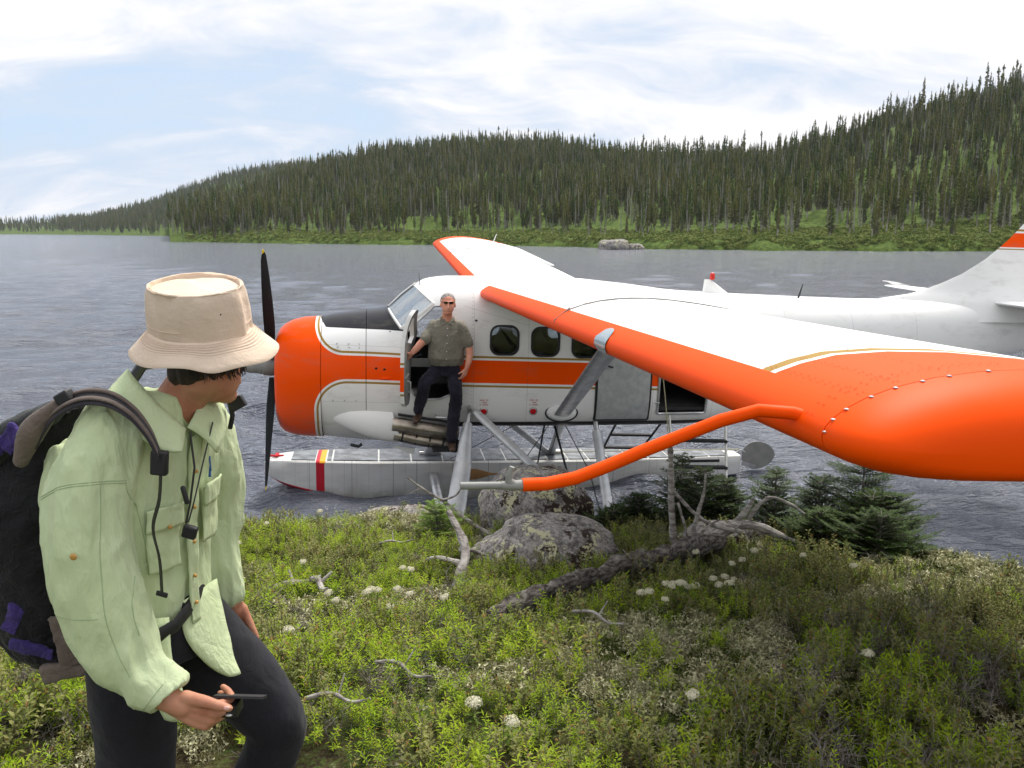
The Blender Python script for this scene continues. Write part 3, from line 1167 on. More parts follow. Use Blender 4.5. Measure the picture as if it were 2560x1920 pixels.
wood('dead_stick', [([(1.30, 5.80, 1.55), (1.31, 5.8, 1.8), (1.345, 5.8, 1.97), (1.375, 5.8, 2.1), (1.38, 5.8, 2.27)], .022, .005), ([(1.32, 5.8, 1.72), (1.4, 5.78, 1.84), (1.48, 5.76, 1.90)], .010, .006), ([(1.31, 5.8, 1.66), (1.22, 5.75, 1.60), (1.12, 5.7, 1.52)], .011, .005)],
     'slender curved grey dead stem right of the thick one', cat='dead tree')
wood('arched_root', [([(1.28, 5.8, 1.57), (1.42, 5.9, 1.66), (1.56, 5.95, 1.74), (1.74, 5.97, 1.79), (1.94, 5.95, 1.73), (2.12, 5.85, 1.66), (2.28, 5.75, 1.60), (2.42, 5.65, 1.50)], .045, .022),
                     ([(1.60, 5.97, 1.76), (1.72, 6.0, 1.86), (1.80, 6.02, 1.98)], .032, .012), ([(1.76, 6.0, 1.82), (1.84, 6.0, 1.94), (1.93, 6.0, 1.99), (2.07, 5.97, 1.94), (2.16, 5.95, 1.88)], .018, .007),
                     ([(1.95, 5.9, 1.74), (2.15, 5.8, 1.68), (2.35, 5.72, 1.62), (2.52, 5.66, 1.56)], .018, .008), ([(1.44, 5.9, 1.66), (1.56, 5.88, 1.74), (1.68, 5.86, 1.84)], .013, .007)],
     'arched silvery root of a fallen tree', cat='root')
wood('dead_root', [([(-.37, 4.95, 1.62), (-.32, 5.15, 1.78), (-.31, 5.3, 1.86), (-.36, 5.45, 1.93), (-.44, 5.6, 2.02)], .042, .02), ([(-.33, 5.2, 1.80), (-.5, 5.3, 1.80), (-.62, 5.35, 1.74)], .022, .010), ([(-.34, 5.3, 1.86), (-.3, 5.5, 1.78), (-.2, 5.6, 1.7)], .02, .01)],
     'bent grey dead stem left of the broad boulder', cat='dead branch')
wood('dead_branch', [([(-.92, 7.15, 1.80), (-.75, 7.18, 1.66), (-.6, 7.2, 1.56), (-.44, 7.1, 1.46), (-.15, 6.9, 1.34)], .007, .022), ([(-.62, 7.2, 1.58), (-.5, 7.2, 1.62), (-.44, 7.2, 1.72)], .012, .005), ([(-.80, 7.18, 1.70), (-.9, 7.2, 1.64)], .006, .003)],
     'thin grey branch leaning over the bank at the foot of the white strut')
for k, (bx, by, L, a, lb) in enumerate(((-1.3, 4.72, .34, .5, 'gnarled grey branch half buried left of the white flowers'), (-1.12, 4.62, .25, -1.0, 'short broken grey branch beside the gnarled one'), (-.85, 5.75, .3, .2, 'grey stick lying in the shrubs left of the dead stem'),
                                        (-.42, 3.0, .28, -.6, 'thin bleached stick low in the middle of the bank'), (-.62, 2.75, .25, -.2, 'bleached twig near the knee of the standing person'), (.42, 3.85, .3, -.7, 'thin broken stick below the fallen log'),
                                        (.92, 5.45, .45, .3, 'thin bleached stick lying left of the dead stems'), (.80, 5.3, .3, .9, 'short bleached twig in front of the dead stems'))):
    z = bz(bx, by) + .085
    c, s = math.cos(a), math.sin(a)
    r_ = .024 if k < 2 else .009
    wood('dead_branch', [([(bx - c * L / 2, by - s * L / 2, z), (bx - c * L * .1, by - s * L * .15, z + .03), (bx + c * L * .2, by + s * L * .25, z + .01), (bx + c * L / 2, by + s * L / 2, z + .03)], r_, r_ * .5),
                         ([(bx, by, z + .02), (bx - s * .08, by + c * .06, z + .08)], r_ * .5, r_ * .3)], lb)

# ---- young firs on the bank
m_fir = leafmat('fir_needles', (.012, .030, .003), (.040, .072, .008), .0)
m_firl = leafmat('pale_fir_needles', (.12, .20, .02), (.16, .25, .04), .2)


def fir(loc, h, w, seed, label, mat, lean=(0, 0), nw=8, bare=0.0, name='young_fir'):
    rg = random.Random(seed)
    e = thing(name, label, 'young conifer', loc)
    tr, nd = MB(), MB()
    top = Vector((lean[0], lean[1], h))
    tr.tube([(0, 0, -.1), top * .5 + Vector((.01, 0, 0)), top], [.013 + h * .008, .009, .002], 6)
    for k in range(nw):
        t = bare + (1 - bare) * (k + .4) / nw
        p = top * t
        nb = rg.choice((6, 7, 8))
        for j in range(nb):
            a = j * 6.283 / nb + rg.uniform(-.4, .4) + k
            L = (w * .95 * (1 - t) ** .7 + .04) * rg.uniform(.7, 1.15)
            d = Vector((math.cos(a), math.sin(a), rg.uniform(.0, .55)))
            q = p + d * L
            q.z += L * .1
            tr.tube([p, q], [.004, .0012], 4, False)
            dn = (q - p).normalized()
            sd = dn.cross(Vector((0, 0, 1))).normalized()
            m = max(3, int(L / .035))
            for i in range(m + 1):
                u = (i + .5) / (m + 1)
                b = p.lerp(q, u)
                for sg in (-1, 1, 0):
                    ll = (.025 + L * .48 * (1 - u) ** .7) * rg.uniform(.7, 1.1) if sg else L * .2
                    if sg == 0 and i < m:
                        continue
                    td = (dn * .75 + sd * sg * .8 + Vector((0, 0, rg.uniform(-.1, .15)))).normalized()
                    e2 = b + td * ll
                    ts = td.cross(Vector((0, 0, 1))).normalized()
                    kk = max(3, int(ll / .008))
                    for n in range(kk):
                        c = b.lerp(e2, (n + .5) / kk)
                        for s2 in (-1, 1):
                            nn = (td * .5 + ts * s2 + Vector((0, 0, rg.uniform(-.1, .5)))).normalized() * rg.uniform(.012, .019)
                            nd.add([c - td * .0050, c + td * .0050, c + nn], [(0, 1, 2)])
    tr.build('stem', m_twig, e)
    nd.build('needles', mat, e, 0)
    return e


for args in ((2.70, 6.30, .95, .42, 1, 'tallest dark young fir standing under the orange wing tip'), (2.78, 5.98, .5, .34, 2, 'dark young fir at the right end of the fir thicket'), (2.38, 6.35, .60, .34, 3, 'dark young fir left of the tallest one'),
             (2.62, 5.95, .5, .4, 5, 'low dark fir in front of the tallest one'), (2.15, 6.7, .60, .30, 4, 'spindly dark fir between the root and the thicket'), (1.62, 7.0, .62, .38, 6, 'bushy green fir behind the dead stems'),
             (1.85, 7.1, .5, .36, 7, 'low green fir behind the arched root'), (1.45, 7.1, .72, .30, 8, 'pointed green fir beside the ladder foot'), (2.25, 5.95, .38, .32, 9, 'low fir spreading below the arched root'), (1.1, 7.2, .34, .3, 10, 'low dark fir right of the rounded boulder'),
             (.85, 7.0, .26, .28, 12, 'lowest dark fir beside the rounded boulder'), (2.55, 5.62, .34, .34, 13, 'low dark fir at the edge of the pale lichen on the right')):
    fx, fy, h_, w_, sd, lb = args
    fir((fx, fy, bz(fx, fy)), h_, w_, sd, lb, m_fir, (.03, 0), 11)
fir((-.60, 6.35, bz(-.60, 6.35)), .36, .25, 11, 'small bright yellow green fir seedling left of the dead stem', m_firl, (0, 0), 6, .25)

# ------------------------------------------------------------------ floatplane
# local frame: x aft from the propeller, y to starboard, z up
AM = Matrix(((0.98779, -0.15303, 0.02934, -3.04266), (0.15341, 0.98810, -0.01131, 10.60956), (-0.02726, 0.01567, 0.99951, 2.32607), (0, 0, 0, 1)))
plane = thing('floatplane', 'white and orange single engined floatplane moored at the bank with its door open', 'seaplane')
plane.matrix_world = AM
ORANGE, WHITE, GOLD, BLACK = (.95, .082, .0005), (.86, .86, .84), (.36, .22, .05), (.012, .012, .014)


def gloss(M, r=.30, coat=.12):
    M.p.inputs['Roughness'].default_value = r
    M.p.inputs['Coat Weight'].default_value = coat * .0
    M.p.inputs['Specular IOR Level'].default_value = .09
    M.p.inputs['Coat Roughness'].default_value = .08
    return M


def quad_sdf(M, a, z, a0, z0, sg, r):
    qx = (a - a0) * -1.0 + r
    qz = (z - z0) * (-sg) + r
    out = (qx.mx(0.0).sq() + qz.mx(0.0).sq()).sqrt()
    return out + qx.mx(qz).mn(0.0) - r


def fuselage_paint():
    M = gloss(Mat('fuselage_paint', WHITE))
    a, b, z = M.xyz()
    zz = z + (a - 1.2).mx(0.0) * .020
    d = quad_sdf(M, a, zz, .555, .165, 1, .36).mn(quad_sdf(M, a, zz, .555, -.118, -1, .40))
    d = d.mx((a - 8.2) * -1.0 * 0 - 1)        # keep as is
    orange = d.gt(0.0) * a.lt(7.4)
    gold = d.gt(-.052) * d.lt(-.026) * a.lt(7.4)
    c = M.mix(gold, WHITE, GOLD)
    c = M.mix(orange, c, ORANGE)
    fin = z.gt(1.66) * z.lt(1.86) * a.gt(9.6)
    c = M.mix(fin, c, ORANGE)
    fg = (z.gt(1.625) * z.lt(1.64) + z.gt(1.885) * z.lt(1.915)) * a.gt(9.6)
    c = M.mix(fg, c, GOLD)
    # anti-glare panel on the nose
    pan = (z - (b.abs() * 0 + .47)).gt(0.0) * ((a - .60) * -1.0 + (z - .47).mn(.1) * -.9 + .09).lt(0.0) * a.lt(1.66)
    c = M.mix(pan, c, (.035, .036, .04))
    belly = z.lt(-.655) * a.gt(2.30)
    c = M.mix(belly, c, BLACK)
    # riveted seams and a little grime towards the belly
    seam = None
    for s in (3.15, 4.02, 4.78, 5.6, 6.6, 7.6, 8.6, 2.48):
        e = (a - s).abs().lt(.0035)
        seam = e if seam is None else seam + e
    for s in (.28, -.40):
        seam = seam + (z - s).abs().lt(.003) * a.lt(1.6) * a.gt(.66)
    seam = seam + (z + (a * .28) - 1.45).abs().lt(.003) * a.gt(2.35) * a.lt(3.15)
    riv = (((z * 22.0).fract() - .5).sq() + ((a - 2.46) * 22.0).sq()).lt(.03)
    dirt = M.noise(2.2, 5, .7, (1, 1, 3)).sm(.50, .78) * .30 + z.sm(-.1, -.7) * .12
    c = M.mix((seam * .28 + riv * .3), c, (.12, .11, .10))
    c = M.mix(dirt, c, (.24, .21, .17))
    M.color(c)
    M.bump(M.noise(1.6, 3, .5), .10, .03)
    return M.m


m_fus = fuselage_paint()
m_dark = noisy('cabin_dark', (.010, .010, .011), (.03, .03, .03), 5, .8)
m_metal = noisy('bare_aluminium', (.42, .43, .44), (.62, .62, .62), 6, .34, .85, bump=.05)
m_steel = noisy('heat_stained_steel', (.50, .45, .38), (.22, .17, .13), 5, .33, .9, bump=.1, lo=.4, hi=.8)
m_white = gloss(Mat('white_paint', WHITE)).m
m_strut = noisy('silver_paint', (.50, .52, .54), (.62, .63, .64), 9, .38, .35, bump=.05)
m_black = Mat('black_rubber', (.012, .012, .014), .5).m
m_grey = noisy('grey_primer', (.22, .23, .22), (.28, .28, .26), 7, .6, bump=.05)
m_red = gloss(Mat('red_paint', (.55, .012, .02)), .35, .2).m
m_yel = Mat('yellow_paint', (.75, .42, .01), .4).m
m_tread = Mat('black_tread', (.014, .014, .015), .85).m


def ring(a, zt, zb, hw, nt, nb, K=72):
    zm, hh = (zt + zb) / 2, (zt - zb) / 2
    P = []
    for k in range(K):
        t = 2 * math.pi * (k + .5) / K
        c, s = math.cos(t), math.sin(t)
        n = nt if s > 0 else nb
        P.append((a, hw * math.copysign(abs(c) ** (2 / n), c), zm + hh * math.copysign(abs(s) ** (2 / n), s)))
    return P


ST = np.array([  # a, ztop, zbot, half width, n top, n bottom
    (1.183, .650, -1.02, .745, 2.35, 2.5), (1.45, .690, -1.02, .77, 2.5, 2.8), (1.62, .850, -.99, .79, 2.5, 3.2), (1.80, .995, -.93, .80, 2.6, 3.6), (1.93, 1.062, -.88, .81, 2.7, 4.2), (2.16, 1.095, -.80, .82, 2.9, 5),
    (2.5, 1.10, -.765, .826, 3.0, 6), (3.2, 1.10, -.765, .83, 3.0, 6.5), (4.0, 1.095, -.765, .83, 3.0, 6.5), (4.7, 1.03, -.765, .825, 3.0, 6), (5.2, .97, -.765, .81, 2.9, 6), (5.75, .944, -.75, .78, 2.8, 5), (6.9, .912, -.62, .68, 2.6, 4),
    (7.9, .895, -.42, .56, 2.4, 3.4), (8.8, .90, -.22, .45, 2.3, 3), (9.8, .90, .0, .32, 2.2, 2.8), (10.8, .86, .22, .19, 2.1, 2.5), (11.5, .80, .38, .07, 2, 2)])


def st(a):
    return [np.interp(a, ST[:, 0], ST[:, k]) for k in range(1, 6)]


def surf_b(a, z, off=.004):      # half width of the hull at station a and height z
    zt, zb, hw, nt, nb = st(a)
    zm, hh = (zt + zb) / 2, (zt - zb) / 2
    n = nt if z > zm else nb
    return hw * max(0.0, 1 - min(1, abs(z - zm) / hh) ** n) ** (1 / n) + off


def fus_rings(a0=1.183, a1=11.5):
    A = sorted(set([round(float(v), 4) for v in np.concatenate([np.linspace(a0, min(a1, 3), 26), np.arange(3.15, a1, .22), [a1]]) if a0 <= v <= a1]))
    return [ring(a, *st(a)) for a in A]


mb = MB().rings(fus_rings())
fus = mb.build('fuselage', m_fus, None, 50)
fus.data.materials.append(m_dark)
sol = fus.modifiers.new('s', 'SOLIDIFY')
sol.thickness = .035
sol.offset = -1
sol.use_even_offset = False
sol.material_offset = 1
apply_mods(fus)


def rrect(ca, cz, w, h, r, n=5):
    P = []
    for sx, sz, t0 in ((1, 1, 0), (-1, 1, 90), (-1, -1, 180), (1, -1, 270)):
        for k in range(n + 1):
            t = math.radians(t0 + 90 * k / n)
            P.append((ca + sx * (w / 2 - r) + r * math.cos(t), cz + sz * (h / 2 - r) + r * math.sin(t)))
    return P


def side_prism(poly, b0, b1, name='cut'):
    o = MB().prism(poly, b0, b1, lambda a, z, b: (a, b, z)).build(name, m_dark, None, 0)
    bm = bmesh.new()
    bm.from_mesh(o.data)
    bmesh.ops.recalc_face_normals(bm, faces=bm.faces)
    bm.to_mesh(o.data)
    bm.free()
    return o


DOOR = [(1.665, .46), (1.99, .775), (2.10, .79), (2.17, .72), (2.22, .45), (2.26, 0), (2.25, -.18), (2.20, -.29), (2.08, -.345), (1.86, -.36), (1.76, -.31), (1.70, -.2), (1.665, 0)]
WS = [(1.36, .80), (1.455, .685), (1.60, .50), (1.985, .805), (1.80, .965), (1.70, 1.10)]
WIN = [(2.85, .385), (3.36, .37), (3.87, .355)]
CARGO = rrect(5.18, -.10, .66, .90, .03)
cut = [side_prism(DOOR, -1.1, -.4), side_prism(WS, -1.2, 1.2), side_prism(CARGO, -1.1, -.4)]
cut += [side_prism(rrect(a, z, .335, .345, .10), -1.2, 1.2) for a, z in WIN]
cut += [side_prism(rrect(2.0, .45, .42, .5, .08), .4, 1.1)]
boolean(fus, cut)
drop(cut)
autosmooth(fus, 40)
fus.parent = plane
# windscreen glass cut from the same skin
m_glass = Mat('aircraft_glass', (.75, .82, .84), .03)
m_glass.p.inputs['Transmission Weight'].default_value = 0.0
gt = m_glass.nt.nodes.new('ShaderNodeBsdfTransparent')
gt.inputs[0].default_value = (.70, .76, .78, 1)
gg = m_glass.nt.nodes.new('ShaderNodeBsdfGlossy')
gg.inputs['Roughness'].default_value = .04
gg.inputs['Color'].default_value = (.9, .93, .95, 1)
gx = m_glass.nt.nodes.new('ShaderNodeMixShader')
gf = m_glass.nt.nodes.new('ShaderNodeFresnel')
gf.inputs[0].default_value = 1.9
m_glass.nt.links.new(gf.outputs[0], gx.inputs[0])
m_glass.nt.links.new(gt.outputs[0], gx.inputs[1])
m_glass.nt.links.new(gg.outputs[0], gx.inputs[2])
m_glass.nt.links.new(gx.outputs[0], m_glass.nt.nodes['Material Output'].inputs[0])
m_ws = m_glass.m.copy()
m_ws.name = 'windscreen_glass'
for l_ in list(m_ws.node_tree.links):
    if l_.from_node.type == 'FRESNEL':
        m_ws.node_tree.links.remove(l_)
for n_ in m_ws.node_tree.nodes:
    if n_.type == 'MIX_SHADER':
        n_.inputs[0].default_value = .42
    if n_.type == 'BSDF_GLOSSY':
        n_.inputs['Roughness'].default_value = .12
for sg, nm in ((-1, 'windscreen_pane'), (1, 'windscreen_pane')):
    sk = MB().rings([[(p[0], p[1] * .994, p[2] - .004) for p in r] for r in fus_rings(1.3, 2.2)], False, False).build('g', m_ws, None, 60)
    s2 = sk.modifiers.new('s', 'SOLIDIFY')
    s2.thickness = .006
    apply_mods(sk)
    c = side_prism([(1.38, .79), (1.46, .69), (1.602, .502), (1.98, .803), (1.80, .96), (1.71, 1.09)], .012 * sg, 1.2 * sg)
    boolean(sk, [c], 'INTERSECT')
    drop([c])
    sk.name = nm
    sk.parent = plane
    autosmooth(sk, 60)


def edge_path(pts, sg, n=10, off=.006):
    out = []
    for i in range(len(pts) - 1):
        for k in range(n + (i == len(pts) - 2)):
            t = k / n
            a, z = pts[i][0] * (1 - t) + pts[i + 1][0] * t, pts[i][1] * (1 - t) + pts[i + 1][1] * t
            zt = st(a)[0]
            z = min(z, zt - .002)
            out.append(Vector((a, sg * surf_b(a, z, off), z)))
    return out


for sg in (-1, 1):
    m = MB()
    m.tube(edge_path([(1.455, .683), (1.60, .50)], sg), .020, 6, True, .8)
    m.tube(edge_path([(1.60, .50), (1.99, .808)], sg), .022, 6, True, .9)
    m.tube(edge_path([(1.99, .808), (1.80, .965), (1.77, .985)], sg), .013, 6)
    fr = m.build('windscreen_frame', m_white, plane, 60)
MB().tube([(1.455, 0, .70), (1.62, 0, .862), (1.80, 0, 1.005)], .014, 6).build('windscreen_post', m_white, plane, 60)
m = MB()
for sg in (-1,):
    for q in edge_path([(1.60, .50), (1.99, .808)], sg, 14, .024)[1:-1]:
        m.ball(q, .0045, 5, 4)
m.build('frame_screws', m_metal, plane, 0)['kind'] = 'stuff'

# cowling: nose ring, engine cowl
nose = [(.30, .34, 0), (.16, .36, .02), (.085, .385, .06), (.062, .42, .12), (.072, .47, .18), (.105, .53, .20), (.16, .585, .195), (.26, .64, .175), (.40, .676, .158), (.54, .688, .152), (.634, .694, .15)]
rg_ = [ring(a, -.13 + r, -.13 - r - c, r * 1.005, 2.08, 2.45) for a, r, c in nose]
MB().rings(rg_, False, False).build('nose_cowl', m_fus, plane, 60)
MB().rings([ring(.31, .30, -.56, .42, 2, 2), ring(.315, .05, -.31, .18, 2, 2), ring(.318, -.12, -.14, .01, 2, 2)], False, True).build('cowl_baffle', m_black, plane, 60)
m = MB()
for k in range(9):
    t = 2 * math.pi * k / 9
    c, s = math.cos(t), math.sin(t)
    for j in range(7):
        r0 = .16 + j * .028
        m.rings([[(.20 + .055 * math.cos(u), c * r0 - s * .055 * math.sin(u), -.13 + s * r0 + c * .055 * math.sin(u)) for u in [2 * math.pi * i / 10 for i in range(10)]],
                 [(.20 + .055 * math.cos(u), c * (r0 + .012) - s * .055 * math.sin(u), -.13 + s * (r0 + .012) + c * .055 * math.sin(u)) for u in [2 * math.pi * i / 10 for i in range(10)]]])
m.build('engine_cylinders', m_metal, plane, 30)['kind'] = 'stuff'
ec = [(.640, .564, -.97, .694, 2.1, 2.2), (.75, .592, -.985, .705, 2.12, 2.25), (.95, .622, -1.005, .72, 2.2, 2.3), (1.176, .650, -1.02, .742, 2.35, 2.5)]
MB().rings([ring(*e) for e in ec], False, False).build('engine_cowl', m_fus, plane, 60)
m = MB().rings([ring(a, zt - .012, zb + .012, hw - .012, nt, nb) for a, zt, zb, hw, nt, nb in (ec[0], ec[-1])], False, False)
m.build('firewall_liner', m_dark, plane, 60)
m = MB()
for a, z in ((.84, .262), (.98, .262), (1.1, .258), (.83, .30), (.97, .30), (1.1, .30), (.78, -.385), (.92, -.385), (1.06, -.385), (1.35, -.42), (1.45, -.44), (1.35, .55)):
    bb = np.interp(a, [.64, 1.176], [.694, .742])
    zt_, zb_ = np.interp(a, [.64, 1.176], [.564, .65]), -1.0
    zm, hh = (zt_ + zb_) / 2, (zt_ - zb_) / 2
    b_ = bb * (1 - abs((z - zm) / hh) ** 2.25) ** (1 / 2.25)
    m.ball((a, -b_ - .002, z), .010, 6, 4)
m.build('cowl_fasteners', m_metal, plane, 0)['kind'] = 'stuff'
# exhaust bulge and augmentor
bul = [(.66, -.55, -.58, .01, .01), (.80, -.575, -.60, .06, .09), (.98, -.61, -.63, .10, .145), (1.2, -.65, -.67, .13, .185), (1.4, -.685, -.70, .14, .20), (1.555, -.705, -.715, .145, .20)]
m = MB()
m.rings([[(a + (.06 * -math.sin(t) if i == 5 else 0), b - rb * math.cos(t), z + rz * math.sin(t)) for t in [2 * math.pi * k / 24 for k in range(24)]] for i, (a, b, z, rb, rz) in enumerate(bul)])
m.build('exhaust_fairing', m_white, plane, 60)
m = MB()
m.tube([(1.50, -.79, -.665), (1.60, -.80, -.675), (1.95, -.80, -.735), (2.30, -.78, -.80)], [.088, .09, .088, .082], 18)
ex = m.build('exhaust_tube', m_steel, plane, 50)
m = MB()
m.tube([(1.52, -.76, -.80), (1.8, -.77, -.865), (2.32, -.76, -.965)], [.075, .078, .07], 16)
ex2 = m.build('exhaust_tube', m_steel, plane, 50)
m = MB()
for k in range(5):
    t = k / 4
    c = Vector((1.62 + .66 * t, -.79, -.80 - .145 * t))
    m.box(c, (.022, .10, .16), Matrix.Rotation(.22, 3, 'Y'))
m.box((1.95, -.835, -.795), (.78, .012, .014), Matrix.Rotation(.21, 3, 'Y'))
m.box((1.95, -.825, -.935), (.78, .016, .02), Matrix.Rotation(.21, 3, 'Y'))
m.box((1.93, -.77, -.60), (.74, .10, .022), Matrix.Rotation(.155, 3, 'Y'))
m.build('exhaust_bracket', m_black, plane, 30)
MB().prism([(1.48, -.98), (1.78, -1.02), (1.77, -1.09), (1.70, -1.09)], -.62, -.60, lambda a, z, b: (a, b, z)).build('drain_mast', m_white, plane, 30)
MB().tube([(.98, -.45, -1.01), (1.08, -.46, -1.03), (1.12, -.46, -1.00)], .02, 8).build('drain_scoop', m_black, plane, 30)
MB().box((2.15, -.86, -.955), (.34, .26, .03)).build('boarding_step', m_tread, plane, 30)
MB().tube([(2.02, -.80, -.545), (2.02, -.93, -.55), (2.22, -.93, -.555)], .012, 6).build('foot_peg', m_metal, plane, 40)

# propeller
prop = bpy.data.objects.new('propeller', None)
COL.objects.link(prop)
prop.parent = plane
prop.location = (0, 0, -.09)
m = MB()
pr = [(-.40, .012), (-.385, .022), (-.37, .026), (-.365, .045), (-.34, .068), (-.30, .082), (-.17, .088), (-.16, .098), (-.12, .10), (-.11, .115), (.0, .118), (.04, .10), (.16, .09), (.30, .09)]
m.rings([[(a, r * math.cos(t), r * math.sin(t)) for t in [2 * math.pi * k / 20 for k in range(20)]] for a, r in pr])
m.build('hub', m_grey, prop, 40)
m_blade = Mat('blade_paint', (.010, .011, .012), .8, spec=.06)
bx_ = m_blade.xyz()
m_blade.color(m_blade.mix(bx_[2].gt(1.60), m_blade.mix(m_blade.noise(20, 4).sm(.6, .8) * .35, (.016, .017, .018), (.10, .10, .10)), (.72, .50, .02)))
for k, (by, bzz) in enumerate(((-.41, .912), (-.585, -.811), (.998, -.06))):
    bl = MB()
    rs = []
    for i in range(15):
        t = i / 14
        r = .17 + t * (1.645 - .17)
        ch = np.interp(t, [0, .08, .25, .5, .75, .93, .985, 1], [.085, .10, .17, .205, .19, .145, .09, .02])
        th = np.interp(t, [0, .1, .3, 1], [.08, .06, .028, .008])
        pit = math.radians(np.interp(t, [0, .15, .5, 1], [58, 50, 30, 17]))
        rr_ = []
        for j in range(14):
            u = 2 * math.pi * j / 14
            cx, tx = ch / 2 * math.cos(u), th / 2 * math.sin(u)
            rr_.append((cx * math.sin(pit) + tx * math.cos(pit), cx * math.cos(pit) - tx * math.sin(pit), r))
        rs.append(rr_)
    bl.rings(rs)
    o = bl.build('blade', m_blade.m, prop, 60)
    zax = Vector((0, by, bzz)).normalized()
    xax = Vector((1, 0, 0))
    yax = zax.cross(xax)
    o.matrix_local = Matrix((xax, yax, zax)).transposed().to_4x4()
    c = MB().tube([(0, 0, .06), (0, 0, .12), (0, 0, .125), (0, 0, .19)], [.075, .075, .06, .058], 14).build('blade_clamp', m_grey, prop, 40)
    c.matrix_local = o.matrix_local

# open cockpit door, built closed then swung on its hinge
m_doorp = m_fus
dz = [(a, z) for a, z in DOOR]
ca, cz_ = 2.0, .2


def shell_plate(poly, off0, off1, name, mats, hole=None):
    """a plate that follows the hull skin"""
    bm = bmesh.new()
    n = len(poly)
    o = side_prism(poly, -1.3, -.3, name)
    sk = MB().rings([[(p[0], p[1] * (1 + off1), p[2]) for p in r] for r in fus_rings(1.3, 5.9)], False, False).build('g', mats, None, 60)
    s2 = sk.modifiers.new('s', 'SOLIDIFY')
    s2.thickness = off0
    s2.offset = -1
    s2.use_even_offset = False
    if isinstance(mats, list):
        s2.material_offset = 1
        s2.material_offset_rim = 1
    apply_mods(sk)
    boolean(sk, [o], 'INTERSECT')
    drop([o])
    bm.free()
    if hole:
        h = side_prism(hole, -1.3, -.3, 'h')
        boolean(sk, [h])
        drop([h])
    sk.name = name
    autosmooth(sk, 40)
    return sk


door = shell_plate([(a * .985 + .03, z) for a, z in DOOR], .045, .0, 'cockpit_door', [m_doorp, m_grey], [(1.75, .44), (1.99, .68), (2.08, .69), (2.13, .42), (1.80, .36)])
door.parent = plane
H0 = Vector((1.655, -.81, 0))
door.matrix_local = Matrix.Translation(H0) @ Matrix.Rotation(math.radians(-97), 4, 'Z') @ Matrix.Translation(-H0)
dh = MB().tube([(2.2, -.74, -.02), (2.26, -.70, -.02), (2.26, -.70, -.14), (2.2, -.74, -.14)], .009, 6).build('door_handle', m_metal, door, 40)
MB().box((2.02, -.765, -.10), (.30, .03, .22)).build('door_pocket', m_grey, door, 20)
# door frame lip
m = MB()
pth = []
for i in range(len(DOOR)):
    a, z = DOOR[i]
    a2, z2 = DOOR[(i + 1) % len(DOOR)]
    for k in range(4):
        t = k / 4
        aa_, zz_ = a + (a2 - a) * t, z + (z2 - z) * t
        pth.append((aa_, -surf_b(aa_, zz_, -.002), zz_))
pth.append(pth[0])
MB().tube(pth, .013, 6).build('door_seal', m_metal, plane, 60)

# cabin windows
for i, (a, z) in enumerate(WIN):
    for sg in (-1, 1):
        out, inn = rrect(a, z, .365, .375, .115, 6), rrect(a, z, .318, .328, .095, 6)
        m = MB()
        V_ = []
        for P, off in ((out, .0), (out, .010), (inn, .010), (inn, -.03)):
            V_.append([(x, sg * surf_b(x, zz_, off), zz_) for x, zz_ in P])
        m.rings(V_, False, False)
        fr = m.build('window', m_black, plane, 30)
        g = MB()
        g.add([(x, sg * surf_b(x, zz_, -.012), zz_) for x, zz_ in rrect(a, z, .33, .34, .09, 6)], [tuple(range(28))])
        g.build('pane', m_glass.m, fr, 0)
        if i > 0 and sg > 0:
            pass
# cabin interior
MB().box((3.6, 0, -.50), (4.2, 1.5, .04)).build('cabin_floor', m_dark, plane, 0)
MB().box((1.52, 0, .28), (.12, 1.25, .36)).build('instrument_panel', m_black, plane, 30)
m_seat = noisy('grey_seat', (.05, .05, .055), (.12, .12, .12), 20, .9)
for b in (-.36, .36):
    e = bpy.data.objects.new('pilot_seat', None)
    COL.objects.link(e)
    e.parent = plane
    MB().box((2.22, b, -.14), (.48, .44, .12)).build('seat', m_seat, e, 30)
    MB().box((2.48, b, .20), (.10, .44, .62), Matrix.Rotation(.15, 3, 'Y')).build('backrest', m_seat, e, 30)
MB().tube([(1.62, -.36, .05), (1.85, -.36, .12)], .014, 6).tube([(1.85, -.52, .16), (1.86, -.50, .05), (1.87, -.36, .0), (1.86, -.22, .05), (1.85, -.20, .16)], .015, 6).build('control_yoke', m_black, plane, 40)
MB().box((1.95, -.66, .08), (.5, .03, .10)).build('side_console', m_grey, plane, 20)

# cargo door panel with black seal and frame of the opening
cd = shell_plate(rrect(4.385, -.16, .68, .92, .02), .03, .028, 'cargo_door', noisy('door_aluminium', (.36, .38, .38), (.46, .47, .46), 12, .5, .3, bump=.06))
cd.parent = plane


def frame_on_hull(poly, r, name, mat, off=.006, closed=True):
    pts = []
    n = len(poly)
    for i in range(n if closed else n - 1):
        a, z = poly[i]
        a2, z2 = poly[(i + 1) % n]
        for k in range(5):
            t = k / 5
            pts.append((a + (a2 - a) * t, -surf_b(a + (a2 - a) * t, z + (z2 - z) * t, off), z + (z2 - z) * t))
    pts.append(pts[0] if closed else (poly[-1][0], -surf_b(*poly[-1], off), poly[-1][1]))
    return MB().tube(pts, r, 6).build(name, mat, plane, 60)


frame_on_hull(rrect(4.385, -.16, .71, .95, .02), .014, 'cargo_door_seal', m_black)
frame_on_hull(rrect(5.18, -.10, .66, .90, .03), .017, 'cargo_frame', m_metal)
MB().tube([(4.80, -.845, -.40), (4.86, -.86, -.40)], .008, 5).build('door_latch', m_metal, plane, 40)
m = MB()
m.box((4.02, -.85, .03), (.14, .03, .07))
m.tube([(4.08, -.87, .10), (4.22, -.88, .06)], .012, 6)
m.build('door_stay', m_black, plane, 20)

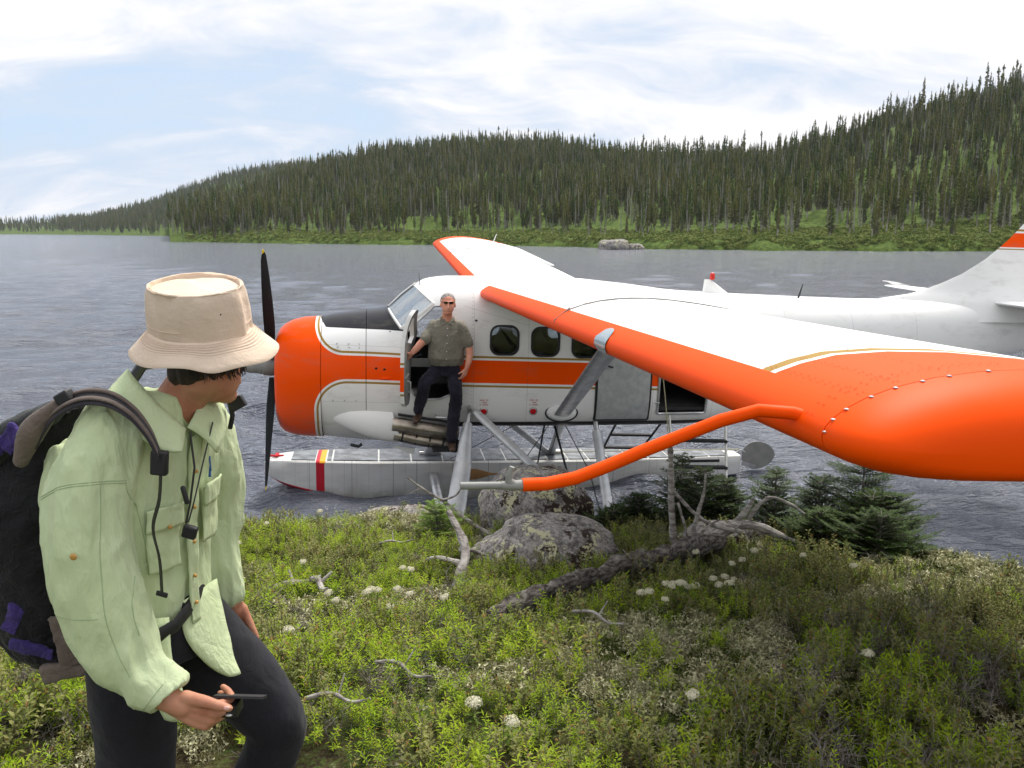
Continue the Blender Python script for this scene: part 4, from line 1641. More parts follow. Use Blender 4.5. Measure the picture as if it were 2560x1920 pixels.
# small fittings
for a in (2.614, 3.237):
    e = bpy.data.objects.new('fuel_cap', None)
    COL.objects.link(e)
    e.parent = plane
    e.location = (a, -surf_b(a, -.505, .002), -.505)
    MB().rings([[(r * math.cos(t), y, r * math.sin(t)) for t in [2 * math.pi * k / 20 for k in range(20)]] for y, r in ((.02, .05), (-.003, .052), (-.004, .044), (.006, .042))], False, False).build('cap_ring', m_grey, e, 40)
    MB().rings([[(r * math.cos(t), y, r * math.sin(t)) for t in [2 * math.pi * k / 16 for k in range(16)]] for y, r in ((.012, .041), (.0, .038), (-.006, .02), (-.007, .002))], False, True).build('cap', m_red, e, 40)
    pl = bpy.data.objects.new('placard', None)
    m = MB()
    for r_i, (w_, n_) in enumerate(((.11, 7), (.07, 4), (.11, 6))):
        for k in range(n_):
            if (k * 7 + r_i * 3) % 5 == 3:
                continue
            m.box((-.055 + (.11 - w_) / 2 + w_ * (k + .5) / n_, -(surf_b(a, -.505 + .145 - r_i * .030, 0) - surf_b(a, -.505, 0)) - .004, .145 - r_i * .030), (w_ / n_ * .62, .002, .013))
    m.build('placard_lettering', Mat('faded_red_print', (.55, .16, .16), .7).m, e, 0)['kind'] = 'stuff'
    bpy.data.objects.remove(pl)
for a, z in ((2.50, .62), (2.43, .30), (2.32, -.03), (1.40, .01), (1.30, .02)):
    MB().ball((a, -surf_b(a, z, .0), z), (.017, .012, .014), 8, 6).build('vent_plug', m_black, plane, 60)
MB().ball((1.42, -surf_b(1.42, -.10, 0), -.10), (.07, .02, .016), 10, 6).build('small_fairing', gloss(Mat('orange_paint', ORANGE)).m, plane, 60)
MB().tube([(1.84, -.30, 1.0), (1.825, -.32, 1.16)], [.006, .003], 5).build('whip_antenna', m_black, plane, 40)
MB().tube([(6.98, -.15, .90), (7.03, -.15, 1.09)], [.014, .006], 6).build('whip_antenna', m_black, plane, 40)
MB().tube([(7.4, -.2, .86), (7.44, -.2, .93)], [.006, .004], 6).build('whip_antenna', m_metal, plane, 40)
MB().rings([[(5.66 - 0 * h + (x * (1 - h / .26) + h * .10), y * (1 - h / .30), .92 + h) for x, y in [(.40 * (math.cos(t) * .5 + .5), .05 * math.sin(t)) for t in [2 * math.pi * k / 16 for k in range(16)]]] for h in (0, .08, .16, .20)]).build('beacon_fairing', m_white, plane, 60)
m_lens = Mat('red_lens', (.60, .02, .01), .12)
bc = MB().rings([[(5.79 + r * math.cos(t), r * math.sin(t), z) for t in [2 * math.pi * k / 14 for k in range(14)]] for z, r in ((1.12, .030), (1.125, .034), (1.18, .034), (1.205, .026), (1.215, .008))]).build('beacon', m_lens.m, plane, 60)

# wings
CH = 2.0
TW_ = math.radians(1.6)


def foil(x):      # upper and lower ordinates, x in 0..1
    yt = .75 * (.2969 * math.sqrt(x) - .126 * x - .3516 * x * x + .2843 * x ** 3 - .1015 * x ** 4)
    m_, p_ = .032, .4
    yc = m_ / p_ ** 2 * (2 * p_ * x - x * x) if x < p_ else m_ / (1 - p_) ** 2 * (1 - 2 * p_ + 2 * p_ * x - x * x)
    return yc + yt, yc - yt


def wing_pt(b, x, y, thick=1.0, chord=1.0, a_off=0.0):
    """b signed span, x chord fraction, y ordinate fraction"""
    X = (x - .35) * CH * chord + .35 * CH + a_off
    Zv = y * CH * thick
    return (2.56 + X * math.cos(TW_) + Zv * math.sin(TW_), b, .905 + .0390 * abs(b) + Zv * math.cos(TW_) - X * math.sin(TW_))


def wing_paint():
    M = gloss(Mat('wing_paint', WHITE), .5, .15)
    a, b, z = M.xyz()
    ab = b.abs()
    d = ab - 8.26 - ((a - 2.9).mx(0.0) * .35)
    tip = d.gt(0.0)
    gold = d.gt(-.10) * d.lt(-.035)
    le = a.lt(2.672)
    c = M.mix(gold, WHITE, GOLD)
    c = M.mix(tip.mx(le), c, ORANGE)
    # rivet rows: spanwise rows and rib rows
    dots = None
    for a_ in (2.70, 2.82, 3.10, 3.16, 3.20, 3.26):
        e = (((ab * 26.0).fract() - .5).sq() + ((a - a_) * 26.0).sq()).lt(.045)
        dots = e if dots is None else dots + e
    dots = dots * 1.0
    ribs = (((ab * 1.5).fract() - .5) * (26.0 / 1.5))
    dots = dots + (ribs.sq() + ((a * 26.0).fract() - .5).sq()).lt(.045)
    # bare worn walkway panels with blue grey sheen near the root and trailing edge
    pan = M.noise(3.0, 4, .6, (.5, 4, 1)).sm(.50, .56) * (a - 3.55).gt(0.0) * (a - 4.1).lt(0.0) * ab.lt(7.9) * ab.gt(3.2) * .0
    M.color(c)
    M.bump(M.noise(2.2, 2, .5, (1, 1, 1)) + dots * .05, .12, .02)
    return M.m


m_wing = wing_paint()
m_orange = gloss(Mat('orange_paint', ORANGE), .5, .15).m
m_rivet = Mat('rivet_heads', (.62, .07, .01), .7, spec=.1).m
XS = [0, .004, .012, .03, .06, .1, .16, .24, .33, .43, .53, .63, .72]


def section(b, x0, x1, thick=1.0, chord=1.0, a_off=0, drop_=0.0):
    xs = [x for x in XS if x0 <= x < x1] + [x1]
    up = [wing_pt(b, x, foil(x)[0], thick, chord, a_off) for x in xs][::-1]
    lo = [wing_pt(b, x, foil(x)[1], thick, chord, a_off) for x in xs][(1 if x0 == 0 else 0):]
    P = up + lo
    if drop_:
        P = [(p[0], p[1], p[2] - drop_) for p in P]
    return P


for sg in (-1, 1):
    bs = [.60, .80, 1.2] + list(np.arange(2, 8.7, .7)) + [8.79]
    m = MB()
    R = [section(sg * b, 0, .72) for b in bs]
    m.rings(R, True, True)
    o = m.build('wing', m_wing, plane, 50)
    # drooped tip fairing closing the wing
    m = MB()
    R = []
    for k in range(13):
        t = k / 12
        b = 8.795 + .20 * math.sin(t * math.pi / 2)
        th = max(.03, math.cos(t * math.pi / 2) ** .6)
        xs = [0, .004, .012, .03, .06, .1, .16, .24, .33, .43, .53, .63, .72, .80, .88, .95, 1.0]
        ch = 1 - .14 * t ** 2.2
        up = [wing_pt(sg * b, x, foil(x)[0] * (1 - .25 * t), th, ch, .10 * t ** 3) for x in xs][::-1]
        lo = [wing_pt(sg * b, x, foil(x)[1] * (1 + .0 * t) - .006 * math.sin(t * math.pi / 2) * math.sin(math.pi * min(1, x * 1.2 + .05)), th ** .7, ch, .10 * t ** 3) for x in xs][1:-1]
        R.append(up + lo)
    m.rings(R, True, True)
    m.build('wing_tip', m_orange, plane, 60)
    # screws along the tip joint
    m = MB()
    for x in (.002, .012, .03, .065, .10, .14, .18, .24, .31, .38, .46, .55, .64):
        p = wing_pt(sg * 8.80, x, float(np.interp(x, XS, [foil(v_)[0] for v_ in XS])))
        m.ball((p[0], p[1], p[2] + .001), (.008, .008, .003), 6, 4)
    m.build('tip_screws', m_metal, plane, 0)['kind'] = 'stuff'
    for nm, b0, b1, defl in (('flap', .84, 4.55, 5), ('aileron', 4.60, 8.76, -1)):
        m = MB()
        R = []
        for b in np.linspace(b0, b1, 9):
            hx, hz = wing_pt(sg * b, .74, foil(.74)[1])[0], wing_pt(sg * b, .74, foil(.74)[1] + .02)[2]
            P = []
            for x, y in [(1.0, foil(1.0)[0] + .002), (.93, foil(.93)[0]), (.85, foil(.85)[0]), (.77, foil(.77)[0]), (.738, foil(.74)[0] - .008), (.728, (foil(.74)[0] + foil(.74)[1]) / 2), (.738, foil(.74)[1] + .004), (.85, foil(.85)[1]), (1.0, foil(1.0)[1] - .002)]:
                p = wing_pt(sg * b, x, y)
                dx, dz_ = p[0] - hx, p[2] - hz
                r_ = math.radians(defl)
                P.append((hx + dx * math.cos(r_) + dz_ * math.sin(r_), p[1], hz + dz_ * math.cos(r_) - dx * math.sin(r_) - .004))
            R.append(P)
        m.rings(R)
        m.build(nm, m_wing, plane, 40)
    m = MB()
    rows = [(x, b) for x in (.062, .070, .115, .122, .20) for b in np.arange(1.0, 8.76, .045)] + [(x, b0_ + d_) for b0_ in np.arange(1.3, 8.8, .92) for d_ in (0, .03) for x in np.arange(.01, .30, .016)]
    for x, b in rows:
        p = wing_pt(sg * b, x, float(np.interp(x, XS, [foil(v_)[0] for v_ in XS])) + .0016)
        m.add([(p[0] - .004, p[1], p[2]), (p[0], p[1] - .004, p[2]), (p[0] + .004, p[1], p[2]), (p[0], p[1] + .004, p[2]), (p[0], p[1], p[2] + .0015)], [(0, 1, 4), (1, 2, 4), (2, 3, 4), (3, 0, 4)])
    rv = m.build('rivets', m_rivet, plane, 0)
    rv['kind'] = 'stuff'
    # stall fence, a low strip along the chord
    m = MB()
    b = 5.08
    for i in range(12):
        x0_, x1_ = .0 + i * .055, .0 + (i + 1) * .055
        q = []
        for x in (x0_, x1_):
            for h in (-.01, .010 if i > 0 else .022):
                for db in (-.002, .002):
                    q.append(wing_pt(sg * (b + db), max(x, .001), foil(max(x, .001))[0] + h / CH))
        m.add(q, [(0, 2, 3, 1), (4, 5, 7, 6), (0, 1, 5, 4), (2, 6, 7, 3), (0, 4, 6, 2), (1, 3, 7, 5)])
    m.build('stall_fence', m_grey, plane, 0)
    # wing strut with blister on the hull
    p0, p1 = Vector((3.60, sg * .80, -.57)), Vector((3.30, sg * 4.35, .985))
    d = (p1 - p0).normalized()
    ax = Vector((1, 0, 0))
    ax = (ax - d * ax.dot(d)).normalized()
    nn = d.cross(ax)
    m = MB()
    R = []
    for t in (0, .04, .5, .95, 1):
        c = p0.lerp(p1, t)
        R.append([c + ax * (.105 * math.cos(u)) + nn * (.030 * math.sin(u)) for u in [2 * math.pi * k / 20 for k in range(20)]])
    m.rings(R)
    m.build('wing_strut', m_metal, plane, 60)
    m = MB()
    m.rings([[(3.60 + r * .19 * math.cos(u) - .0 * y, sg * (y + surf_b(3.6, -.53, 0)), -.53 + r * .105 * math.sin(u)) for u in [2 * math.pi * k / 28 for k in range(28)]] for y, r in ((-.03, 1.0), (.02, .97), (.06, .82), (.085, .6), (.095, .3))])
    m.build('strut_fairing', m_white, plane, 60)
    m = MB()
    m.tube([(3.60 + .205 * math.cos(u), sg * (surf_b(3.6, -.53, .002)), -.53 + .115 * math.sin(u)) for u in [2 * math.pi * k / 36 for k in range(37)]], .009, 6, False)
    m.build('fairing_seal', m_black, plane, 60)
# landing light lens let into the near leading edge
m = MB()
R = []
for db in np.linspace(-.12, .12, 7):
    b = -6.37 + db
    ext = math.sqrt(max(0.02, 1 - (db / .12) ** 2))
    P = []
    for u in np.linspace(-1, 1, 11):
        x = (abs(u) ** 1.6) * (.036 if u > 0 else .016) * ext
        y = foil(x)[0] if u > 0 else foil(x)[1]
        p = wing_pt(b, x, y)
        P.append((p[0] - .005, p[1], p[2] + (.004 if u > 0 else -.004)))
    R.append(P)
m.rings(R, False, False, False)
m_lt = Mat('landing_light_glass', (.42, .50, .53), .12, .5)
m.build('landing_light', m_lt.m, plane, 60)
# pitot mast
m = MB()
pp = [(2.66, -8.66, 1.25), (2.56, -8.62, 1.275), (2.47, -8.58, 1.275), (2.37, -8.54, 1.235), (2.26, -8.52, 1.185), (2.14, -8.5, 1.13), (2.02, -8.5, 1.08), (1.93, -8.5, 1.047), (1.84, -8.5, 1.030), (1.765, -8.5, 1.028)]
m.tube(pp, .0205, 14)
pm_ = m.build('pitot_mast', m_orange, plane, 60)
m = MB()
m.tube([(1.77, -8.5, 1.028), (1.735, -8.5, 1.027), (1.70, -8.5, 1.028)], [.017, .0155, .0125], 12)
m.tube([(1.70, -8.5, 1.028), (1.575, -8.5, 1.029)], .0115, 10)
m.tube([(1.74, -8.5, 1.03), (1.722, -8.5, 1.042), (1.725, -8.5, 1.066), (1.732, -8.5, 1.086)], [.014, .013, .009, .0085], 10)
m.build('pitot_head', m_grey, pm_, 60)
MB().tube([(2.585, -8.625, 1.268), (2.61, -8.63, 1.262)], [.024, .03], 18).build('mast_flange', m_orange, pm_, 40)
MB().tube([(3.6, 6.4, 1.28), (3.72, 6.5, 1.55)], [.012, .007], 6).build('whip_antenna', m_white, plane, 40)

# fin, rudder, tailplane
fin = [(7.7, .90), (8.3, .915), (8.7, .965), (9.1, 1.09), (9.5, 1.265), (9.85, 1.49), (10.15, 1.745), (10.4, 2.02), (10.62, 2.38), (10.78, 2.62), (10.95, 2.72), (11.15, 2.74), (11.20, 2.6), (11.22, .8), (8.0, .6)]
m = MB()
pl_ = [(.0, 1.0), (.045, .985), (.085, .95)]
Rs = []
cx_, cz2 = 10.6, 1.2


def finplate(poly, thick, name, mat):
    bm = bmesh.new()
    vs = [bm.verts.new((p[0], 0, p[1])) for p in poly]
    f = bm.faces.new(vs)
    r = bmesh.ops.extrude_face_region(bm, geom=[f])
    bm.verts.ensure_lookup_table()
    for v in bm.verts:
        v.co.y = -thick(v.co.x, v.co.z)
    for v in [g for g in r['geom'] if isinstance(g, bmesh.types.BMVert)]:
        v.co.y = thick(v.co.x, v.co.z)
    me = bpy.data.meshes.new(name)
    bmesh.ops.recalc_face_normals(bm, faces=bm.faces)
    bm.to_mesh(me)
    bm.free()
    me.materials.append(mat)
    o = bpy.data.objects.new(name, me)
    COL.objects.link(o)
    o.parent = plane
    bv = o.modifiers.new('b', 'BEVEL')
    bv.width = .03
    bv.segments = 4
    bv.limit_method = 'ANGLE'
    apply_mods(o)
    autosmooth(o, 50)
    return o


# lofted fin: horizontal slices so that it fairs into the rear hull
zs = np.linspace(.62, 2.72, 30)
le_z = [p[1] for p in fin[1:12]]
le_a = [p[0] for p in fin[1:12]]
R = []
for z in zs:
    la = np.interp(z, le_z, le_a) if z > .915 else 8.3 - (.915 - z) * 1.5
    te = 11.18
    L = te - la
    w = np.interp(z, [.6, .9, 1.1, 1.4, 1.8, 2.7], [.34, .22, .13, .095, .080, .055])
    P = []
    for u in np.concatenate([np.linspace(0, 1, 18), np.linspace(1, 0, 18)[1:-1]]):
        P.append([la + L * u ** 1.3, w * (4 * .25) * (min(1, (u ** 1.3) * 1.9) ** .72) * (1 - .35 * max(0, u - .6)), z])
    n = len(P)
    for i in range(18, n):
        P[i][1] *= -1
    P[0][1] = 0
    R.append([tuple(q) for q in P])
MB().rings(R).build('tail_fin', m_fus, plane, 50)
rud = [(11.20, .45), (11.75, .48), (11.98, .9), (12.02, 1.6), (11.86, 2.35), (11.55, 2.72), (11.20, 2.76), (11.19, 1.5)]
finplate(rud, lambda a, z: .05 * max(.25, (12.2 - a)), 'rudder', m_fus)
for sg in (-1, 1):
    def stab(a0, a1, b0, b1, th, nm, rot=0.0, hinge=10.45, root=None, zc=.885):
        m = MB()
        R = []
        for b, f in zip(np.linspace(b0, b1, 8), [1, 1, 1, 1, 1, 1, .85, .35]):
            la = a0 + (b - b0) * .10 + (.06 if f < .5 else 0)
            te = a1 - (.08 if f < .5 else 0)
            P = []
            for k in range(20):
                u = 2 * math.pi * k / 20
                xx = la + (te - la) * (.5 - .5 * math.cos(u))
                yy = th * f * math.sin(u) * (1 - .55 * (xx - la) / (te - la))
                dx = xx - hinge
                P.append((hinge + dx * math.cos(rot) + yy * math.sin(rot), sg * b, zc + yy * math.cos(rot) - dx * math.sin(rot)))
            R.append(P)
        m.rings(R)
        return m.build(nm, m_white, plane, 60)
    stab(9.90, 10.62, .10, 3.00, .055, 'tailplane')
    stab(10.66, 11.35, .16, 2.95, .045, 'elevator', math.radians(13), 10.62)
    stab(10.30, 11.30, 2.98, 3.25, .045, 'elevator_horn', math.radians(13), 10.62)

# float struts
def bar(p0, p1, w0, w1, th, name, mat, par=None, axis=(1, 0, 0), n=16):
    p0, p1 = Vector(p0), Vector(p1)
    d = (p1 - p0).normalized()
    ax = Vector(axis)
    ax = (ax - d * ax.dot(d)).normalized()
    nn = d.cross(ax)
    R = []
    for t in (0, .03, .97, 1):
        w = (w0 + (w1 - w0) * t) * (1 if 0 < t < 1 else .85)
        c = p0.lerp(p1, t)
        R.append([c + ax * (w / 2 * math.cos(u)) + nn * (th / 2 * math.sin(u)) for u in [2 * math.pi * k / n for k in range(n)]])
    return MB().rings(R).build(name, mat, par or plane, 60)


for sg in (-1, 1):
    FB = 1.86 * sg
    # front strut: narrow neck then a wide fairing
    bar((2.43, sg * .83, -.46), (2.40, sg * .95, -.64), .055, .055, .05, 'strut_fork', m_metal)
    MB().tube([(2.43, sg * .80, -.45), (2.43, sg * .92, -.47)], .028, 10).build('strut_bolt', m_metal, plane, 40)
    bar((2.405, sg * .94, -.62), (2.33, sg * 1.22, -1.05), .115, .20, .07, 'front_strut', m_strut)
    bar((2.335, sg * 1.20, -1.03), (2.13, sg * 1.88, -1.84), .205, .25, .075, 'front_strut', m_strut)
    bar((2.50, sg * .84, -.50), (4.00, sg * 1.84, -1.80), .11, .11, .06, 'diagonal_strut', m_strut)
    bar((4.06, sg * .76, -.66), (4.06, sg * .86, -.80), .07, .07, .05, 'strut_fork', m_metal)
    bar((4.06, sg * .84, -.76), (4.05, sg * 1.86, -1.84), .125, .125, .055, 'aft_strut', m_strut)
    MB().tube([(3.75, sg * .1, -.74), (3.95, sg * 1.0, -1.25), (4.0, sg * 1.7, -1.80)], .007, 5).build('brace_wire', m_black, plane, 40)
    MB().tube([(3.62, sg * .2, -.74), (3.78, sg * 1.55, -1.90)], [.018, .012], 6).build('rudder_rod', m_black, plane, 40)
    MB().tube([(3.60, sg * .3, -.74), (2.4, sg * 1.6, -1.82)], .006, 5).build('brace_wire', m_black, plane, 40)
for a in (2.15, 4.03):
    bar((a, -1.5, -2.0), (a, 1.5, -2.0), .13, .13, .05, 'spreader_bar', m_metal, axis=(1, 0, 0))

# floats
def float_paint():
    M = Mat('float_paint', (.62, .63, .62), .42, .25)
    a, b, z = M.xyz()
    c = M.mix(M.noise(1.4, 5, .65, (1, 1, 3)).sm(.35, .75), (.76, .77, .75), (.60, .60, .56))
    seam = None
    for s in (.30, .93, 1.55, 1.9, 2.45, 3.0, 3.5, 4.4, 5.0, 5.6, 6.3, 6.8):
        e = (a - s).abs().lt(.006)
        seam = e if seam is None else seam + e
    riv = ((((a * 5.5).fract() - .5) * 6.0).sq() + ((z * 33.0).fract() - .5).sq()).lt(.035)
    c = M.mix((seam * .45 + riv * .6).mn(1.0), c, (.2, .2, .18))
    dirt = z.sm(-2.12, -2.36) * M.noise(3, 4, .7).sm(.3, .6) * .5
    c = M.mix(dirt, c, (.20, .21, .15))
    band = a.gt(.40) * a.lt(.525)
    c = M.mix(band, c, (.60, .010, .03))
    yb = a.gt(.455) * a.lt(.54) * z.gt(-1.825)
    c = M.mix(yb, c, (.80, .38, .01))
    return M, c


Mf, cf = float_paint()
a_, b_, z_ = Mf.xyz()
fs = [(-.38, .05, -1.885, -2.02, -2.06), (-.33, .13, -1.85, -2.05, -2.11), (-.22, .20, -1.82, -2.095, -2.19), (-.1, .245, -1.808, -2.14, -2.26), (.05, .285, -1.802, -2.19, -2.33), (.25, .32, -1.80, -2.25, -2.41), (.6, .355, -1.80, -2.33, -2.52), (1.2, .38, -1.812, -2.40, -2.60),
      (2.2, .385, -1.82, -2.42, -2.62), (3.8, .385, -1.83, -2.42, -2.62), (3.84, .385, -1.83, -2.38, -2.53), (5.0, .35, -1.842, -2.32, -2.46), (6.2, .27, -1.850, -2.24, -2.35), (7.2, .17, -1.856, -2.15, -2.24)]
# red below the chine near the bow
chine = (a_ + .38).mx(0.0).pw(.72) * -.27 - 2.035
Mf.color(Mf.mix(z_.lt(chine.v if False else chine) * a_.lt(.9), cf, (.60, .006, .03)))
for sg in (-1, 1):
    fe = bpy.data.objects.new('float', None)
    COL.objects.link(fe)
    fe.parent = plane
    fe.location = (0, 1.87 * sg, 0)
    R = []
    for a, w, dzz, cz, kz in fs:
        R.append([(a, 0, dzz + .012), (a, w * .7, dzz + .008), (a, w * .94, dzz), (a, w, dzz - .02), (a, w * 1.0, (dzz + cz) / 2), (a, w * .96, cz), (a, w * .9, cz - .012), (a, 0, kz),
                  (a, -w * .9, cz - .012), (a, -w * .96, cz), (a, -w, (dzz + cz) / 2), (a, -w, dzz - .02), (a, -w * .94, dzz), (a, -w * .7, dzz + .008)])
    MB().rings(R).build('float_hull', Mf.m, fe, 35)
    edges = [.02, .40, .55, .64, 1.33, 1.82, 2.30, 2.62, 2.95, 3.28, 3.61, 3.94, 4.27, 4.60, 4.93, 5.26, 5.6, 5.95, 6.3, 6.65, 7.0]
    for e0, e1 in zip(edges[:-1], edges[1:]):
        if abs(e0 - .40) < .01:
            continue
        w0, w1 = np.interp(e0, [f[0] for f in fs], [f[1] for f in fs]), np.interp(e1, [f[0] for f in fs], [f[1] for f in fs])
        z0, z1 = np.interp(e0, [f[0] for f in fs], [f[2] for f in fs]) + .012, np.interp(e1, [f[0] for f in fs], [f[2] for f in fs]) + .012
        g = .012
        v = []
        for dzz in (.001, .005):
            v += [(e0 + g, -w0 * .86, z0 + dzz), (e1 - g, -w1 * .86, z1 + dzz), (e1 - g, w1 * .86, z1 + dzz), (e0 + g, w0 * .86, z0 + dzz)]
        MB().add(v, [(3, 2, 1, 0), (4, 5, 6, 7), (0, 1, 5, 4), (1, 2, 6, 5), (2, 3, 7, 6), (3, 0, 4, 7)]).build('deck_panel', noisy('worn_deck_paint', (.10, .11, .12), (.22, .24, .26), 6, .6, bump=.1) if e0 < .1 and sg < 0 else bpy.data.materials['worn_deck_paint'], fe, 0)
    MB().box((-.20, 0, -1.795), (.20, .035, .025)).box((-.20, 0, -1.78), (.05, .16, .02)).build('bow_cleat', m_red, fe, 20)
    for a in (2.13, 4.04):
        MB().box((a, 0, -1.80), (.34, .10, .05)).tube([(a - .17, 0, -1.775), (a + .17, 0, -1.775)], .018, 8).build('strut_fitting', m_metal, fe, 30)
    MB().box((6.42, -.272 if sg > 0 else .272, -1.90), (.75, .012, .045)).build('rub_strip', m_black, fe, 20)
    MB().tube([(7.2, 0, -1.84), (7.28, 0, -1.80), (7.34, 0, -1.84)], .018, 8).build('rudder_post', m_metal, fe, 40)
    rp = [(7.575 + .30 * math.cos(t) * (1 if math.cos(t) > 0 else .93), -1.895 + .235 * math.sin(t) * (1 - .12 * math.cos(t))) for t in [2 * math.pi * k / 28 for k in range(28)]]
    if sg < 0:
        rp = [(x - .1, z - .42) for x, z in rp]
    MB().prism(rp, -.008, .008, lambda a, z, b: (a, b, z)).build('water_rudder', m_grey, fe, 30)
    MB().box((7.42, -.012, -2.06 - (.42 if sg < 0 else 0)), (.26, .03, .07), Matrix.Rotation(.3, 3, 'Y')).build('rudder_bracket', m_metal, fe, 30)
# boarding ladders
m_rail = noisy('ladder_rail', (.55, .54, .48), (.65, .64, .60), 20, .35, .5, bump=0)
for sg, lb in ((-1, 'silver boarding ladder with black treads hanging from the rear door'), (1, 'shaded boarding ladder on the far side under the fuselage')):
    e = thing('boarding_ladder', lb, 'ladder')
    e.matrix_world = AM
    tops = [Vector((5.02, sg * .80, -.58)), Vector((5.80, sg * .77, -.60))]
    bots = [Vector((4.86, sg * 1.80, -1.80)), Vector((5.48, sg * 1.80, -1.82))]
    for a, b in zip(tops, bots):
        MB().tube([a, b], .018, 8).build('rail', m_rail if sg < 0 else m_black, e, 40)  # far rails coloured black to stand for the shade under the hull
    for t in (.22, .45, .68, .9):
        p, q = tops[0].lerp(bots[0], t), tops[1].lerp(bots[1], t)
        c = (p + q) / 2
        MB().box(c, ((q - p).length, .09, .03), Matrix.Rotation(.03, 3, 'Y')).build('tread', m_tread, e, 20)
# ropes and paddle
m_rope = noisy('pale_rope', (.40, .36, .20), (.50, .46, .30), 60, .9)
m_yrope = noisy('yellow_rope', (.55, .48, .02), (.70, .62, .06), 60, .8)


def rope(name, pts, r, mat, label, world=False):
    P = []
    pts = [Vector(p) for p in pts]
    for i in range(len(pts) - 1):
        a, b, c, d = pts[max(i - 1, 0)], pts[i], pts[i + 1], pts[min(i + 2, len(pts) - 1)]
        for s in range(6):
            t = s / 6
            P.append(.5 * ((2 * b) + (c - a) * t + (2 * a - 5 * b + 4 * c - d) * t * t + (3 * b - a - 3 * c + d) * t ** 3))
    P.append(pts[-1])
    o = MB().tube(P, r, 6).build(name, mat, None, 60)
    if not world:
        o.matrix_world = AM
    return tag(o, label, 'rope')


rope('rope', [(4.30, -1.9, .93), (4.55, -1.75, .2), (4.66, -1.85, -.7), (4.72, -1.9, -1.35), (4.80, -1.88, -1.78)], .006, m_rope, 'thin pale line hanging from the wing past the grey cargo door')
rope('rope', [(4.05, 1.8, -1.78), (4.9, 1.75, -1.76), (5.8, 1.80, -1.77), (6.6, 1.84, -1.78), (7.25, 1.87, -1.79)], .007, m_rope, 'pale line lying along the deck of the far float')
rope('rope', [(1.0, 7.85, 1.23), (1.08, 7.75, 1.24), (1.2, 7.7, 1.235), (1.42, 7.62, 1.24), (1.62, 7.6, 1.25), (1.8, 7.5, 1.27)], .012, m_yrope, 'yellow mooring rope lying on the dark bank', True)
pad = thing('paddle', 'brown wooden paddle strapped to the inner side of the far float', 'paddle')
pad.matrix_world = AM
m_pad = noisy('varnished_wood', (.30, .15, .05), (.42, .23, .09), 10, .5, stretch=(6, 1, 1))
m = MB()
m.rings([[(a, 1.472 + .008 * math.sin(t), -2.02 + h * math.cos(t)) for t in [2 * math.pi * k / 12 for k in range(12)]] for a, h in ((2.62, .075), (2.66, .085), (2.80, .085), (2.92, .055), (3.02, .022), (3.08, .015))])
m.build('blade', m_pad, pad, 60)
MB().tube([(3.05, 1.472, -2.02), (3.9, 1.472, -2.0), (3.98, 1.472, -1.998)], [.013, .013, .018], 8).build('shaft', m_pad, pad, 60)

# ------------------------------------------------------------------ people
def spline(pts, vals, sub=5):
    pts = [Vector(p) for p in pts]
    P, R = [], []
    n = len(pts)
    for i in range(n - 1):
        a, b, c, d = pts[max(i - 1, 0)], pts[i], pts[i + 1], pts[min(i + 2, n - 1)]
        for s in range(sub):
            t = s / sub
            P.append(.5 * ((2 * b) + (c - a) * t + (2 * a - 5 * b + 4 * c - d) * t * t + (3 * b - a - 3 * c + d) * t ** 3))
            R.append(vals[i] + (vals[i + 1] - vals[i]) * (t * t * (3 - 2 * t)))
    P.append(pts[-1])
    R.append(vals[-1])
    return P, R


class Blob(MB):
    def limb(s, pts, rad, n=18, ends=True, flat=None, sub=5):
        P, R = spline(pts, rad, sub)
        s.tube(P, R, n, True, flat)
        if ends:
            s.ball(P[0], R[0] * .99, 14, 10)
            s.ball(P[-1], R[-1] * .99, 14, 10)
        return s

    def torso(s, secs, n=36, e=2.3):
        """secs: (centre, half width vector, half depth vector)"""
        R = []
        for c, u, v in secs:
            c, u, v = Vector(c), Vector(u), Vector(v)
            ring_ = []
            for k in range(n):
                t = 2 * math.pi * k / n
                cc, ss = math.cos(t), math.sin(t)
                ring_.append(c + u * math.copysign(abs(cc) ** (2 / e), cc) + v * math.copysign(abs(ss) ** (2 / e), ss))
            R.append(ring_)
        # densify
        D = []
        for i in range(len(R) - 1):
            for k in range(4):
                t = k / 4
                D.append([p.lerp(q, t * t * (3 - 2 * t)) for p, q in zip(R[i], R[i + 1])])
        D.append(R[-1])
        return s.rings(D)

    def flesh(s, name, mat, parent, voxel=.01, smooth=4, jit=None, fac=.5):
        o = mk(name, s.v, s.f, mat, None)
        r = o.modifiers.new('r', 'REMESH')
        r.mode = 'VOXEL'
        r.voxel_size = voxel
        r.use_smooth_shade = True
        m = o.modifiers.new('s', 'SMOOTH')
        m.iterations = smooth
        m.factor = fac
        apply_mods(o)
        if not o.data.materials:
            o.data.materials.append(mat)
        for j in (jit or []):
            jitter(o, *j)
        o.data.polygons.foreach_set('use_smooth', [True] * len(o.data.polygons))
        if parent is not None:
            o.parent = parent
        return o


